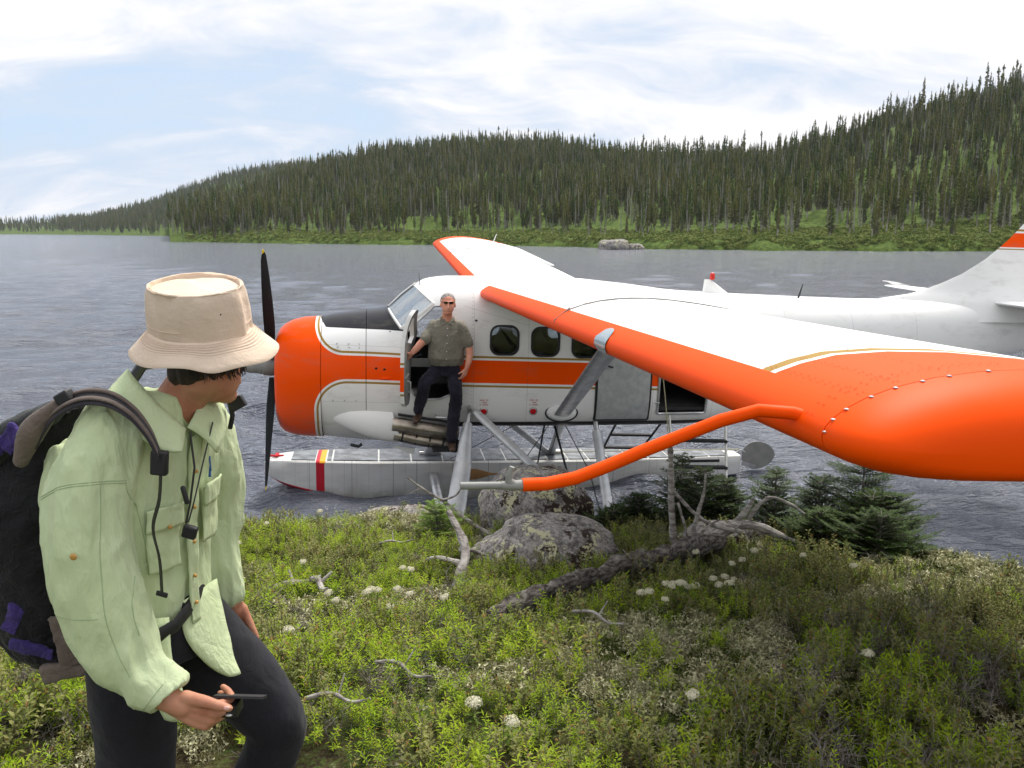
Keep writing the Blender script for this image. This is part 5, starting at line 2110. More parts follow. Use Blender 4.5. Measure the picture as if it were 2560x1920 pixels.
def hand(B, wrist, X, Zn, thumb, curl, size=1.0, spread=.06, thumb_dir=None, fr=.0085):
    """palm and five fingers. X finger direction, Zn back of the hand, thumb: +1/-1 side along Zn x X"""
    X = Vector(X).normalized()
    Zn = Vector(Zn)
    Zn = (Zn - X * Zn.dot(X)).normalized()
    Y = Zn.cross(X) * thumb
    W = Vector(wrist)
    s = size
    for k, (off, l) in enumerate(((.030, .088), (.010, .092), (-.010, .088), (-.028, .080))):
        B.limb([W + Y * off * .55 * s, W + X * .05 * s + Y * off * .9 * s, W + X * l * s + Y * off * s], [.014 * s, .0145 * s, .0115 * s], 12)
    B.limb([W - X * .03 * s, W + X * .02 * s], [.024 * s, .024 * s], 14, True, 1.0)
    for k, (off, l0, L) in enumerate(((.031, .088, (.040, .026, .020)), (.010, .094, (.044, .030, .021)), (-.011, .090, (.041, .027, .020)), (-.030, .082, (.032, .021, .018)))):
        c = curl[k + 1]
        p = W + X * l0 * s + Y * off * s
        ang = 0
        P = [p - X * .01 * s, p]
        lat = Y * (off * spread * 12)
        for j, seg in enumerate(L):
            ang += math.radians(c[j])
            d = (X * math.cos(ang) - Zn * math.sin(ang) + lat * .12).normalized()
            p = p + d * seg * s
            P.append(p)
        r = fr * s * (1 if k < 3 else .88)
        B.limb(P, [r * 1.12, r * 1.1, r * 1.04, r * .96, r * .8], 12, True, None, 3)
    td = Vector(thumb_dir) if thumb_dir else (X * .75 + Y * .65 - Zn * .25)
    td = td.normalized()
    t0 = W + X * .018 * s + Y * .022 * s
    td2 = (td * .85 + X * .5).normalized() if curl[0] else td
    P = [t0, t0 + td * .042 * s, t0 + td * .042 * s + td2 * .034 * s, t0 + td * .042 * s + td2 * .061 * s]
    B.limb(P, [.017 * s, .0135 * s, .0115 * s, .0088 * s], 12, True, None, 3)
    return B


def skinmat(name, c, c2):
    M = Mat(name, c, .55, spec=.3)
    M.color(M.mix(M.noise(14, 4, .6).sm(.4, .7), c, c2))
    M.p.inputs['Subsurface Weight'].default_value = .12
    M.p.inputs['Subsurface Radius'].default_value = (.02, .008, .004)
    M.bump(M.noise(160, 3), .15, .002)
    return M.m


def cloth(name, c1, c2, sc=5, wr=.5, stretch=(1, 1, 1), fine=900, rough=.85):
    M = Mat(name, c1, rough, spec=.15)
    M.color(M.mix(M.noise(sc, 4, .6, stretch).sm(.35, .7), c1, c2))
    M.bump((M.noise(sc * 2.2, 4, .55, stretch, dist=.8) - .5).abs() * -1.6 + (M.noise(sc * 6, 3, .55, stretch, dist=.6) - .5).abs() * -.5 + M.noise(fine, 2) * .05, wr, .03)
    M.p.inputs['Sheen Weight'].default_value = .1
    return M.m


# ---- pilot in the doorway (aircraft frame)
pil = thing('person', 'grey haired man in sunglasses and grey short sleeved shirt standing in the aircraft door', 'person')
pil.matrix_world = AM
sk1 = skinmat('ruddy_skin', (.74, .36, .25), (.66, .26, .17))
B = Blob()
hc = Vector((2.135, -1.02, .835))
B.ball(hc + Vector((0, .012, .028)), (.084, .096, .098), 20, 14)
B.ball(hc + Vector((0, -.022, -.03)), (.073, .074, .085), 18, 12)
B.ball(hc + Vector((0, -.055, -.088)), (.040, .034, .030), 14, 10)
B.limb([hc + Vector((0, -.088, .018)), hc + Vector((-.002, -.105, -.012)), hc + Vector((-.003, -.112, -.030))], [.010, .013, .016], 10)
B.limb([hc + Vector((-.034, -.082, .030)), hc + Vector((.034, -.082, .030))], [.014, .014], 8)
B.limb([hc + Vector((-.022, -.088, -.062)), hc + Vector((.022, -.088, -.062))], [.010, .010], 8)
for s in (-1, 1):
    B.ball(hc + Vector((.086 * s, .008, -.012)), (.010, .018, .030), 8, 8)
B.limb([(2.13, -.955, .60), (2.132, -.97, .70), hc + Vector((0, .01, -.05))], [.072, .060, .058])
B.limb([(2.13, -.95, .15), (2.13, -.95, .40), (2.13, -.945, .58)], [.07, .08, .06])
B.limb([(2.02, -.95, .52), (1.955, -.985, .50), (1.83, -1.07, .385), (1.765, -1.10, .315), (1.70, -1.12, .255)], [.06, .055, .046, .040, .028])
B.limb([(2.25, -.95, .52), (2.335, -.97, .50), (2.40, -1.01, .29), (2.395, -1.05, .19), (2.365, -1.08, .085)], [.06, .055, .046, .040, .028])
hand(B, (1.70, -1.12, .25), (-.55, .35, -.45), (0, -1, .2), 1, [1, (50, 50, 30), (50, 50, 30), (50, 50, 30), (50, 50, 30)], .95, thumb_dir=(-.2, -.2, .5))
hand(B, (2.365, -1.08, .08), (-.35, -.1, -.95), (.6, -.7, -.2), -1, [0, (20, 25, 15), (20, 30, 20), (25, 30, 20), (30, 35, 20)], .95, thumb_dir=(-.9, -.3, -.55))
for p in (((2.05, -.95, .12), (1.93, -1.06, .0), (1.86, -1.12, -.07), (1.82, -1.02, -.30), (1.79, -.97, -.47)), ((2.2, -.95, .12), (2.225, -1.02, -.08), (2.24, -1.06, -.28), (2.215, -1.0, -.55), (2.20, -.98, -.80))):
    B.limb(p, [.05, .045, .035, .035, .03])
B.flesh('body', sk1, pil, .0075, 5)
H = Blob()
H.ball(hc + Vector((0, .022, .036)), (.0895, .098, .098), 24, 16)
hr = H.flesh('hair', noisy('grey_hair', (.16, .14, .13), (.42, .39, .37), 60, .9, bump=.6, bdist=.004), None, .006, 2)
c_ = side_prism([(1.9, .86), (2.0, .40), (2.4, .40), (2.4, .86), (2.21, .905), (2.18, .90), (2.135, .885), (2.09, .90), (2.06, .905)], -1.3, -1.005)
boolean(hr, [c_])
drop([c_])
c_ = side_prism([(1.9, .5), (2.4, .5), (2.4, .80), (1.9, .80)], -1.3, -.8)
boolean(hr, [c_])
drop([c_])
hr.parent = pil
m_lensd = Mat('dark_lens', (.02, .008, .008), .08, 0, .8)
g = MB()
for s in (-1, 1):
    g.rings([[hc + Vector((.031 * s + .027 * math.cos(t), -.094 - .004 * k + .016 * abs(.031 * s + .027 * math.cos(t)) * 9 * .5, .027 + .015 * math.sin(t))) for t in [2 * math.pi * j / 16 for j in range(16)]] for k in (0, 1)])
    g.tube([hc + Vector((.056 * s, -.085, .032)), hc + Vector((.080 * s, -.05, .034)), hc + Vector((.083 * s, .0, .026))], .0028, 6)
g.tube([hc + Vector((-.01, -.10, .031)), hc + Vector((.01, -.10, .031))], .003, 6)
g.build('sunglasses', m_lensd.m, pil, 50)
sh1 = cloth('grey_green_shirt', (.205, .192, .150), (.255, .240, .195), 6, .6)
T = Blob()
X_ = Vector
T.torso([((2.13, -.95, .10), X_((.200, .02, 0)), X_((0, .125, 0))), ((2.13, -.965, .20), X_((.218, .02, 0)), X_((0, .165, 0))), ((2.13, -.965, .34), X_((.212, .02, 0)), X_((0, .145, 0))), ((2.13, -.96, .47), X_((.205, .02, 0)), X_((0, .132, 0))),
         ((2.13, -.955, .57), X_((.19, .02, 0)), X_((0, .105, 0))), ((2.13, -.95, .635), X_((.13, .015, 0)), X_((0, .08, 0))), ((2.13, -.95, .665), X_((.075, .01, 0)), X_((0, .062, 0)))])
T.limb([(1.975, -.955, .57), (1.93, -.985, .50), (1.865, -1.045, .42)], [.074, .070, .066])
T.limb([(2.285, -.955, .57), (2.335, -.97, .50), (2.378, -.99, .375)], [.074, .070, .068])
shirt = T.flesh('shirt', sh1, pil, .009, 3, [(.014, 9, 3, 3, (1, 1, .6)), (.006, 28, 4, 3, (1, 1, .8))])
m = MB()
for s in (-1, 1):
    m.add([(2.13 + s * .012, -1.045, .612), (2.13 + s * .072, -.985, .685), (2.13 + s * .085, -1.03, .655), (2.13 + s * .070, -1.062, .585)], [(0, 1, 2, 3)])
    m.add([(2.13 + s * .072, -.985, .685), (2.13 + s * .060, -.90, .70), (2.13 + s * .080, -.89, .67), (2.13 + s * .085, -1.03, .655)], [(0, 1, 2, 3)])
col_ = m.build('collar', sh1, shirt, 0)
sm_ = col_.modifiers.new('s', 'SOLIDIFY')
sm_.thickness = .006
apply_mods(col_)
m = MB()
for z, b in ((.56, -1.092), (.475, -1.108), (.385, -1.125), (.29, -1.135), (.20, -1.135)):
    m.ball((2.128 + (.56 - z) * -.03, b, z), (.006, .004, .006), 8, 6)
m.build('buttons', m_white, shirt, 60)['kind'] = 'stuff'
jn = cloth('dark_jeans', (.014, .012, .022), (.030, .027, .045), 7, .7, fine=700)
J = Blob()
J.torso([((2.13, -.955, .155), X_((.165, 0, 0)), X_((0, .115, 0))), ((2.13, -.96, .08), X_((.17, 0, 0)), X_((0, .12, 0))), ((2.13, -.965, -.02), X_((.155, 0, 0)), X_((0, .11, 0)))])
J.limb([(2.05, -.96, .06), (1.94, -1.06, -.02), (1.87, -1.125, -.09), (1.83, -1.04, -.30), (1.80, -.985, -.44)], [.098, .088, .072, .070, .066])
J.limb([(2.205, -.96, .06), (2.23, -1.02, -.10), (2.245, -1.06, -.28), (2.225, -1.01, -.55), (2.205, -.985, -.80)], [.098, .088, .076, .072, .070])
J.flesh('jeans', jn, pil, .009, 3, [(.012, 10, 5, 3, (1, 1, .7)), (.007, 30, 6, 3, (1, 1, 1.2))])
bt = noisy('brown_boot_leather', (.045, .022, .012), (.09, .05, .03), 20, .55, bump=.2)
for p in (((1.81, -.95, -.50), (1.80, -1.0, -.525), (1.775, -1.09, -.535), (1.765, -1.14, -.545)), ((2.205, -.93, -.87), (2.205, -1.0, -.885), (2.205, -1.09, -.895), (2.205, -1.14, -.90))):
    Bo = Blob()
    Bo.limb(p, [.045, .046, .046, .036], 14)
    Bo.limb([p[0], Vector(p[0]) + Vector((0, -.01, .08))], [.046, .044], 12)
    Bo.flesh('shoe', bt, pil, .008, 3)

# ---- hiker in the foreground (world frame)
hik = thing('person', 'hiker in cream bucket hat and pale green shirt in the left foreground', 'person')
sk2 = skinmat('tanned_skin', (.50, .24, .15), (.40, .16, .095))
c0 = Vector((-.812, 2.225, 3.60))
B = Blob()
fd = Vector((.34, .93, -.08)).normalized()       # where the face looks
lf_ = Vector((0, 0, 1)).cross(fd).normalized()   # his left
up = fd.cross(lf_)
R3 = Matrix((fd, lf_, up)).transposed()
L3 = lambda x, y, z: c0 + R3 @ Vector((x, y, z))
B.ball(L3(-.012, 0, .03), (.098, .078, .095), 24, 16, R3)
B.ball(L3(.035, 0, -.045), (.070, .062, .080), 20, 14, R3)
B.ball(L3(.070, 0, -.105), (.030, .035, .026), 14, 10, R3)
B.limb([L3(.095, 0, .02), L3(.118, 0, -.02), L3(.125, 0, -.035)], [.010, .013, .016], 10)
B.limb([L3(.095, -.022, -.070), L3(.095, .022, -.070)], [.012, .012], 8)
for s in (-1, 1):
    B.limb([L3(.085, .034 * s, .030), L3(.075, .05 * s, .02)], [.013, .012], 8)
    B.ball(L3(-.002, .078 * s, -.02), (.019, .010, .031), 10, 8, R3)
B.limb([L3(-.03, 0, -.04), (-.865, 2.215, 3.52), (-.925, 2.22, 3.43), (-.95, 2.22, 3.35)], [.066, .062, .066, .09])
B.limb([(-.96, 2.22, 3.35), (-1.0, 2.22, 3.1), (-1.02, 2.23, 2.9)], [.08, .08, .08])
B.limb([(-1.0, 2.10, 3.38), (-1.025, 2.0, 3.22), (-1.01, 1.97, 3.02), (-.94, 1.95, 2.87), (-.845, 1.93, 2.775)], [.05, .046, .042, .038, .029])
B.limb([(-.94, 2.36, 3.38), (-.90, 2.46, 3.2), (-.92, 2.47, 3.02), (-.885, 2.46, 2.88), (-.865, 2.45, 2.80)], [.05, .04, .038, .036, .030])
for p in (((-1.03, 2.15, 2.80), (-1.04, 2.15, 2.5), (-1.05, 2.16, 2.22), (-1.07, 2.2, 2.05)), ((-.97, 2.33, 2.80), (-.82, 2.36, 2.60), (-.70, 2.38, 2.44), (-.78, 2.36, 2.2), (-.84, 2.36, 2.08))):
    B.limb(p, [.06, .055, .045, .04, .04][:len(p)])
hand(B, (-.842, 1.930, 2.772), (.84, .04, -.36), (-.22, -.94, .08), 1, [1, (58, 60, 30), (62, 62, 30), (66, 62, 30), (70, 60, 30)], 1.12, thumb_dir=(.95, -.18, -.10), fr=.0095)
hand(B, (-.862, 2.45, 2.79), (.16, .0, -.98), (.35, -.9, 0), 1, [0, (15, 20, 10), (15, 20, 10), (18, 22, 10), (20, 24, 10)], 1.0, thumb_dir=(.45, -.2, -.85))
B.flesh('body', sk2, hik, .0045, 4)
# thumb nail
m = MB()
m.ball((-.702, 1.901, 2.776), (.009, .004, .006), 10, 8)
m.build('thumbnail', Mat('nail', (.75, .42, .36), .25).m, hik, 60)
H = Blob()
H.ball(L3(-.025, 0, .018), (.098, .086, .098), 24, 16, R3)
H.limb([L3(-.012, -.084, .0), L3(-.008, -.087, -.022)], [.018, .012], 10)
H.limb([L3(-.09, -.02, -.03), L3(-.085, .02, -.04)], [.03, .03], 10)
hm_ = noisy('dark_brown_hair', (.012, .008, .006), (.05, .03, .02), 90, .6, stretch=(1, 1, .3), bump=1, bdist=.006)
H.flesh('hair', hm_, hik, .006, 2, [(.010, 50, 3, 2, (1, 1, .4))])
m = MB()
rgh = random.Random(2)
for k in range(60):
    t = rgh.uniform(-.11, .05)
    p = L3(t, -.080 - .002, -.012 + rgh.uniform(-.015, .0))
    m.tube([p, p + Vector((rgh.uniform(-.004, .008), -.001, -.014)), p + Vector((rgh.uniform(-.006, .014), .002, -rgh.uniform(.018, .034)))], [.0022, .0018, .0003], 4)
m.build('hair_strands', hm_, hik, 0)['kind'] = 'stuff'

# bucket hat
hatm = Mat('cream_cotton', (.74, .60, .47), .9, spec=.1)
hatm.color(hatm.mix(hatm.noise(6, 4, .6).sm(.3, .7), (.74, .60, .48), (.68, .55, .42)))
hatm.bump(hatm.noise(18, 5, .65) + hatm.noise(700, 2) * .05, .5, .012)
hn = Vector((.03, -.235, .97)).normalized()
hu = Vector((1, 0, -.05))
hu = (hu - hn * hu.dot(hn)).normalized()
hv = hn.cross(hu)
hO = Vector((-.818, 2.205, 3.680))


def hatp(r, t, h, ex=1.0, ey=.86):
    return hO + hu * (r * ex * math.cos(t)) + hv * (r * ey * math.sin(t)) + hn * h


K_ = 96
TT = [2 * math.pi * k / K_ for k in range(K_)]
nz = lambda t, f, s: float(vnoise(np.array([math.cos(t) * f + 5]), np.array([math.sin(t) * f + 5]), seed=s)[0])
m = MB()
R = []
for h, r in ((.0, .130), (.012, .130), (.030, .1295), (.055, .1285), (.080, .1262), (.100, .1225), (.112, .1185), (.118, .1160), (.1215, .1150)):
    R.append([hatp(r + .0050 * nz(t, 3, 1) * (1 + h * 6) + .0022 * nz(t, 7, int(h * 60)), t, h + .002 * nz(t, 4, 3) * (h > .1)) for t in TT])
R.append([hatp(.1120, t, .1215 + .002 * nz(t, 6, 9)) for t in TT])
R.append([hatp(.1105, t, .112 + .001 * nz(t, 5, 2)) for t in TT])
for r in (.10, .08, .05, .02, .004):
    R.append([hatp(r, t, .112 + .006 * (1 - r / .11) + .0035 * nz(t, 2 * r * 10, 8)) for t in TT])
m.rings(R, False, True)
hat = m.build('hat', hatm.m, hik, 60)
m = MB()
R = []
for i in range(9):
    q = i / 8
    R.append([hatp(.122 + q * (.062 + .022 * math.exp(-((math.atan2(math.sin(t + .25), math.cos(t + .25))) / .55) ** 2)), t, .004 - q * (.046 + .020 * nz(t, 1.6, 4)) - .012 * q * q + .0022 * math.sin(q * 40) * 0, 1.0, .93) for t in TT])
R2_ = [[p - hn * .003 for p in r] for r in R[::-1]]
m.rings(R + R2_, False, False)
m.build('brim', hatm.m, hat, 60)
m = MB()
for q in (.1, .2, .3, .4, .5, .6, .7, .8, .9, .96):
    pts = [hatp(.129 + q * (.048 + .022 * math.exp(-((math.atan2(math.sin(t + .25), math.cos(t + .25))) / .55) ** 2)), t, .0052 - q * (.046 + .020 * nz(t, 1.6, 4)) - .012 * q * q, 1.0, .93) for t in TT]
    m.tube([p_ - hn * .0006 for p_ in pts] + [pts[0] - hn * .0006], .0008, 4, False)
m.build('brim_stitching', noisy('stitching', (.60, .46, .36), (.66, .52, .40), 200, .9), hat, 60)['kind'] = 'stuff'
m = MB()
pts = [hatp(.1295, t, .026) for t in TT]
m.tube(pts + [pts[0]], .0011, 4, False)
pts = [hatp(.1165, t, .120 + .002 * nz(t, 6, 9)) for t in TT]
m.tube(pts + [pts[0]], .0022, 5, False)
m.build('hat_band_seam', hatm.m, hat, 60)
m = MB()
for t, h in ((-1.35, .065), (-.82, .070)):
    m.ball(hatp(.1248, t, h), .0038, 8, 6)
m.build('eyelets', m_black, hat, 0)

# shirt
shm = cloth('pale_green_shirt', (.52, .61, .35), (.57, .66, .41), 4, .38, (1.5, 1.5, .55), 1100)
f2 = Vector((.93, -.30, 0)).normalized()
w2 = Vector((0, 0, 1)).cross(f2)                 # his left (away from us)
T = Blob()
secs = [(-1.035, 2.25, 2.83, .185, .150), (-1.045, 2.25, 2.92, .195, .160), (-1.045, 2.245, 3.04, .205, .165), (-1.035, 2.24, 3.18, .215, .165), (-1.015, 2.235, 3.30, .222, .160), (-.990, 2.23, 3.40, .215, .145), (-.965, 2.225, 3.47, .150, .115), (-.945, 2.222, 3.505, .095, .090)]
T.torso([((x, y, z), w2 * a, f2 * b) for x, y, z, a, b in secs], 48, 2.3)
T.limb([(-1.005, 2.09, 3.43), (-1.045, 2.01, 3.30), (-1.050, 1.975, 3.13), (-1.02, 1.965, 3.00), (-.972, 1.95, 2.90), (-.915, 1.94, 2.84), (-.858, 1.933, 2.786)], [.088, .098, .102, .100, .088, .068, .058], 24, False)
T.ball((-1.005, 2.09, 3.43), .088, 18, 12)
T.limb([(-.93, 2.37, 3.42), (-.90, 2.45, 3.26), (-.905, 2.475, 3.08), (-.90, 2.465, 2.95), (-.878, 2.455, 2.835)], [.085, .088, .080, .070, .062], 20)
T.limb([(-1.14, 2.12, 3.36), (-1.165, 2.12, 3.24), (-1.16, 2.12, 3.16)], [.06, .065, .05], 16)
shirt = T.flesh('shirt', shm, hik, .0065, 3, [(.014, 6, 3, 2, (1, 1, .4)), (.013, 8, 8, 2, (1.3, 1.3, .30), True), (.005, 22, 12, 2, (1.2, 1.2, .35), True)])


def sheet(name, grid, mat, par, thick=.003, jit=None):
    m = MB()
    m.rings([[Vector(p) for p in r] for r in grid], False, False, False)
    o = m.build(name, mat, None, 60)
    s_ = o.modifiers.new('u', 'SUBSURF')
    s_.levels = s_.render_levels = 2
    s_.boundary_smooth = 'PRESERVE_CORNERS'
    s_ = o.modifiers.new('s', 'SOLIDIFY')
    s_.thickness = thick
    apply_mods(o)
    if jit:
        jitter(o, *jit)
    o.data.polygons.foreach_set('use_smooth', [True] * len(o.data.polygons))
    o.parent = par
    return o


from mathutils.bvhtree import BVHTree
bv_ = BVHTree.FromPolygons([v.co[:] for v in shirt.data.vertices], [tuple(q.vertices) for q in shirt.data.polygons])
seam_m = cloth('shirt_seam', (.33, .42, .24), (.36, .45, .27), 9, .2)


def seam(pts, r=.0011):
    P, _ = spline(pts, [0] * len(pts), 8)
    out = []
    for q in P:
        h_ = bv_.ray_cast(Vector((q.x * .9, 0.9, q.z + .25)), (q - Vector((q.x * .9, 0.9, q.z + .25))).normalized(), 3.0)
        if h_[0] is not None:
            out.append(h_[0] + h_[1] * r * .3)
    if len(out) > 2:
        o_ = MB().tube(out, r, 5, False).build('seam', seam_m, shirt, 60)


seam([(-1.14, 1.95, 3.30), (-1.07, 1.93, 3.335), (-.99, 1.93, 3.345), (-.945, 1.95, 3.34)])
seam([(-1.14, 1.95, 3.294), (-1.07, 1.93, 3.329), (-.99, 1.93, 3.339), (-.945, 1.95, 3.334)])
seam([(-.985, 1.92, 3.34), (-.985, 1.90, 3.20), (-.975, 1.90, 3.05), (-.955, 1.90, 2.95), (-.92, 1.90, 2.87)])
seam([(-.945, 1.94, 3.335), (-.935, 1.93, 3.20), (-.925, 1.92, 3.05), (-.91, 1.92, 2.96)])
seam([(-1.10, 1.90, 3.03), (-1.04, 1.89, 3.02), (-.985, 1.89, 3.02)])
seam([(-.915, 1.90, 2.76), (-.885, 1.89, 2.80), (-.855, 1.90, 2.84)])
# collar, near and far wings
sheet('collar', [[(-1.015, 2.20, 3.575), (-1.045, 2.13, 3.53), (-1.035, 2.07, 3.495)],
                 [(-.985, 2.145, 3.572), (-.995, 2.085, 3.520), (-.985, 2.045, 3.475)],
                 [(-.935, 2.120, 3.530), (-.935, 2.060, 3.480), (-.925, 2.035, 3.430)],
                 [(-.885, 2.115, 3.475), (-.880, 2.065, 3.425), (-.872, 2.045, 3.385)],
                 [(-.845, 2.130, 3.430), (-.838, 2.095, 3.400), (-.835, 2.070, 3.385)]], shm, shirt, .004)
sheet('collar', [[(-.845, 2.14, 3.43), (-.81, 2.16, 3.40), (-.785, 2.18, 3.35)], [(-.83, 2.19, 3.47), (-.80, 2.22, 3.44), (-.775, 2.25, 3.40)], [(-.85, 2.28, 3.52), (-.83, 2.33, 3.48), (-.82, 2.36, 3.44)]], shm, shirt, .004)
# placket, pocket flaps
def on_front(s_, z):          # a point on the shirt front: s_ from -1 (near side) to 1 (far side)
    xs = [q[2] for q in secs]
    cx, cy, a, b = (float(np.interp(z, xs, [q[k] for q in secs])) for k in (0, 1, 3, 4))
    e = max(0.0, 1 - abs(s_) ** 2.3) ** (1 / 2.3)
    return Vector((cx, cy, z)) + w2 * (a * s_) + f2 * (b * e + .012)


sheet('placket', [[on_front(s_, z) for s_ in (-.10, .0, .08)] for z in np.linspace(3.40, 2.86, 12)], shm, shirt, .005, (.006, 20, 4, 2))
for s0, s1, z0, z1 in ((-.66, -.24, 3.22, 3.05), (.20, .60, 3.24, 3.08)):
    sheet('pocket', [[on_front(s_, z) for s_ in np.linspace(s0, s1, 4)] for z in np.linspace(z0, z1, 5)], shm, shirt, .007, (.008, 16, 6, 3))
    sheet('pocket_flap', [[on_front(s_, z) + f2 * .010 for s_ in np.linspace(s0 - .02, s1 + .02, 4)] for z in (z0 + .012, z0 - .02, z0 - .05)], shm, shirt, .004, (.006, 18, 7, 3))
m = MB()
for z in (3.30, 3.20, 3.10, 3.0, 2.92):
    q = on_front(-.01, z) + f2 * .008
    m.ball(q, .0055, 10, 8)
q = on_front(-.45, 3.175) + f2 * .02
m.ball(q, .006, 10, 8)
m.ball((-1.0225, 1.862, 3.215 - .03), (.0085, .004, .0085), 12, 8)
m.build('buttons', Mat('amber_button', (.50, .27, .06), .3).m, shirt, 60)['kind'] = 'stuff'
# shirt tails
sheet('shirt_tail', [[(-.905, 2.18, 2.93), (-.885, 2.25, 2.93), (-.865, 2.32, 2.93)], [(-.905, 2.15, 2.86), (-.865, 2.20, 2.84), (-.835, 2.28, 2.86)], [(-.885, 2.16, 2.79), (-.840, 2.18, 2.76), (-.810, 2.26, 2.78)],
                     [(-.850, 2.18, 2.735), (-.815, 2.18, 2.715), (-.795, 2.24, 2.72)], [(-.822, 2.20, 2.705), (-.795, 2.20, 2.69), (-.778, 2.23, 2.685)]], shm, shirt, .002, (.010, 9, 9, 2))
sheet('shirt_tail', [[(-.99, 2.07, 2.93), (-.955, 2.07, 2.93), (-.915, 2.10, 2.92)], [(-.98, 2.045, 2.84), (-.94, 2.04, 2.83), (-.905, 2.07, 2.83)], [(-.965, 2.035, 2.77), (-.92, 2.03, 2.76), (-.885, 2.06, 2.77)], [(-.94, 2.035, 2.71), (-.90, 2.03, 2.70), (-.872, 2.06, 2.71)],
                     [(-.92, 2.04, 2.66), (-.885, 2.04, 2.65), (-.865, 2.06, 2.66)]], shm, shirt, .004, (.008, 9, 19, 2))
# trousers
trm = cloth('charcoal_trousers', (.013, .013, .016), (.020, .020, .026), 4, .22, (1, 1, 1), 900)
J = Blob()
J.torso([((-1.03, 2.25, 2.93), w2 * .175, f2 * .140), ((-1.03, 2.25, 2.85), w2 * .18, f2 * .145), ((-1.02, 2.25, 2.76), w2 * .175, f2 * .145)], 36)
J.limb([(-1.045, 2.14, 2.80), (-1.05, 2.14, 2.6), (-1.055, 2.15, 2.4), (-1.06, 2.16, 2.22), (-1.07, 2.17, 2.10)], [.115, .110, .098, .088, .085], 24)
J.limb([(-.975, 2.33, 2.79), (-.88, 2.345, 2.66), (-.785, 2.36, 2.535), (-.725, 2.365, 2.425), (-.775, 2.355, 2.27), (-.86, 2.35, 2.12)], [.120, .120, .110, .096, .088, .085], 24)
J.flesh('trousers', trm, hik, .009, 4, [(.016, 6, 6, 2, (1, 1, .8)), (.004, 18, 5, 2)])
for p in (((-1.09, 2.17, 2.05), (-1.02, 2.16, 2.04), (-.93, 2.15, 2.02)), ((-.88, 2.35, 2.05), (-.81, 2.34, 2.04), (-.72, 2.33, 2.02))):
    Bo = Blob()
    Bo.limb(p, [.050, .050, .042], 14)
    Bo.limb([p[0], Vector(p[0]) + Vector((0.01, 0, .09))], [.05, .05], 12)
    Bo.flesh('boot', bt, hik, .01, 3)
MB().tube([(-.935, 2.05, 2.885), (-.90, 2.10, 2.895), (-.885, 2.2, 2.915), (-.885, 2.3, 2.94)], .020, 10, True, .25).build('hip_belt', m_black, hik, 60)
# lanyard, lens cap, pen, chest clip
MB().tube([(-.835, 2.13, 3.42), (-.822, 2.11, 3.33), (-.832, 2.09, 3.24), (-.842, 2.08, 3.19)], .0028, 6).tube([(-.80, 2.2, 3.43), (-.812, 2.14, 3.33), (-.826, 2.10, 3.24), (-.838, 2.085, 3.19)], .0022, 6).build('lanyard', m_black, hik, 60)
MB().box((-.832, 2.075, 3.168), (.036, .02, .034), Matrix.Rotation(.3, 3, 'Y')).build('buckle', m_black, hik, 20)
MB().box((-.840, 2.08, 3.265), (.012, .012, .05), Matrix.Rotation(-.2, 3, 'Y')).build('clip', m_black, hik, 20)
MB().tube([(-.855, 2.30, 3.315), (-.853, 2.295, 3.25)], .0045, 8).tube([(-.855, 2.295, 3.318), (-.846, 2.285, 3.312), (-.845, 2.285, 3.27)], .0025, 6).build('pen', Mat('blue_pen', (.02, .09, .30), .3).m, hik, 60)

# backpack
pk = thing('backpack', 'black hiking backpack with purple and tan panels worn by the hiker', 'backpack')
pkm = cloth('black_nylon', (.010, .010, .012), (.018, .018, .020), 9, .5, (1, 1, 1), 500, .6)
pkg = cloth('grey_green_nylon', (.035, .040, .040), (.055, .06, .055), 8, .5)
pkt = cloth('taupe_nylon', (.13, .10, .085), (.18, .145, .12), 8, .4)
pkp = cloth('purple_nylon', (.045, .030, .14), (.07, .045, .20), 9, .6)
T = Blob()
pf = Vector((.80, -.25, .55)).normalized()
T.torso([((-1.26, 2.30, 2.70), (.04, .11, 0), (.06, -.02, 0)), ((-1.285, 2.31, 2.76), (.05, .16, 0), (.12, -.03, 0)), ((-1.31, 2.32, 2.83), (.05, .18, 0), (.14, -.03, 0)), ((-1.33, 2.32, 2.95), (.05, .20, 0), (.15, -.03, 0)), ((-1.34, 2.32, 3.12), (.05, .21, 0), (.165, -.03, 0)), ((-1.33, 2.32, 3.26), (.05, .20, 0), (.165, -.03, .02)), ((-1.28, 2.32, 3.35), (.05, .18, 0), (.140, -.03, .07)), ((-1.22, 2.32, 3.42), (.04, .14, 0), (.10, -.03, .055)), ((-1.17, 2.32, 3.46), (.03, .08, 0), (.05, -.02, .03))], 40, 2.6)
bag = T.flesh('bag', pkm, pk, .009, 4, [(.02, 6, 31, 3), (.008, 20, 32, 3)])
T = Blob()
T.limb([(-1.50, 2.22, 3.15), (-1.44, 2.18, 3.27), (-1.35, 2.16, 3.375), (-1.26, 2.15, 3.44), (-1.17, 2.17, 3.48)], [.03, .038, .04, .032, .02], 16)
T.flesh('lid_pocket', pkg, pk, .007, 4, [(.012, 14, 33, 3)])
for k, (c_, sz_, ry) in enumerate((((-1.345, 2.112, 3.375), (.085, .012, .045), -.75), ((-1.285, 2.105, 3.405), (.070, .012, .050), -.85), ((-1.41, 2.125, 3.295), (.06, .012, .04), -.9), ((-1.345, 2.125, 2.90), (.045, .012, .08), .5), ((-1.31, 2.135, 2.81), (.12, .012, .035), .3))):
    T = Blob()
    T.box(c_, sz_, Matrix.Rotation(ry, 3, 'Y'))
    T.flesh('purple_panel', pkp, pk, .005, 3, [(.012, 24, 40 + k, 2)])
T = Blob()
T.box((-1.20, 2.135, 2.84), (.085, .025, .15), Matrix.Rotation(-.2, 3, 'Y'))
T.flesh('side_pocket', pkt, pk, .006, 5, [(.012, 18, 44, 3)])
T = Blob()
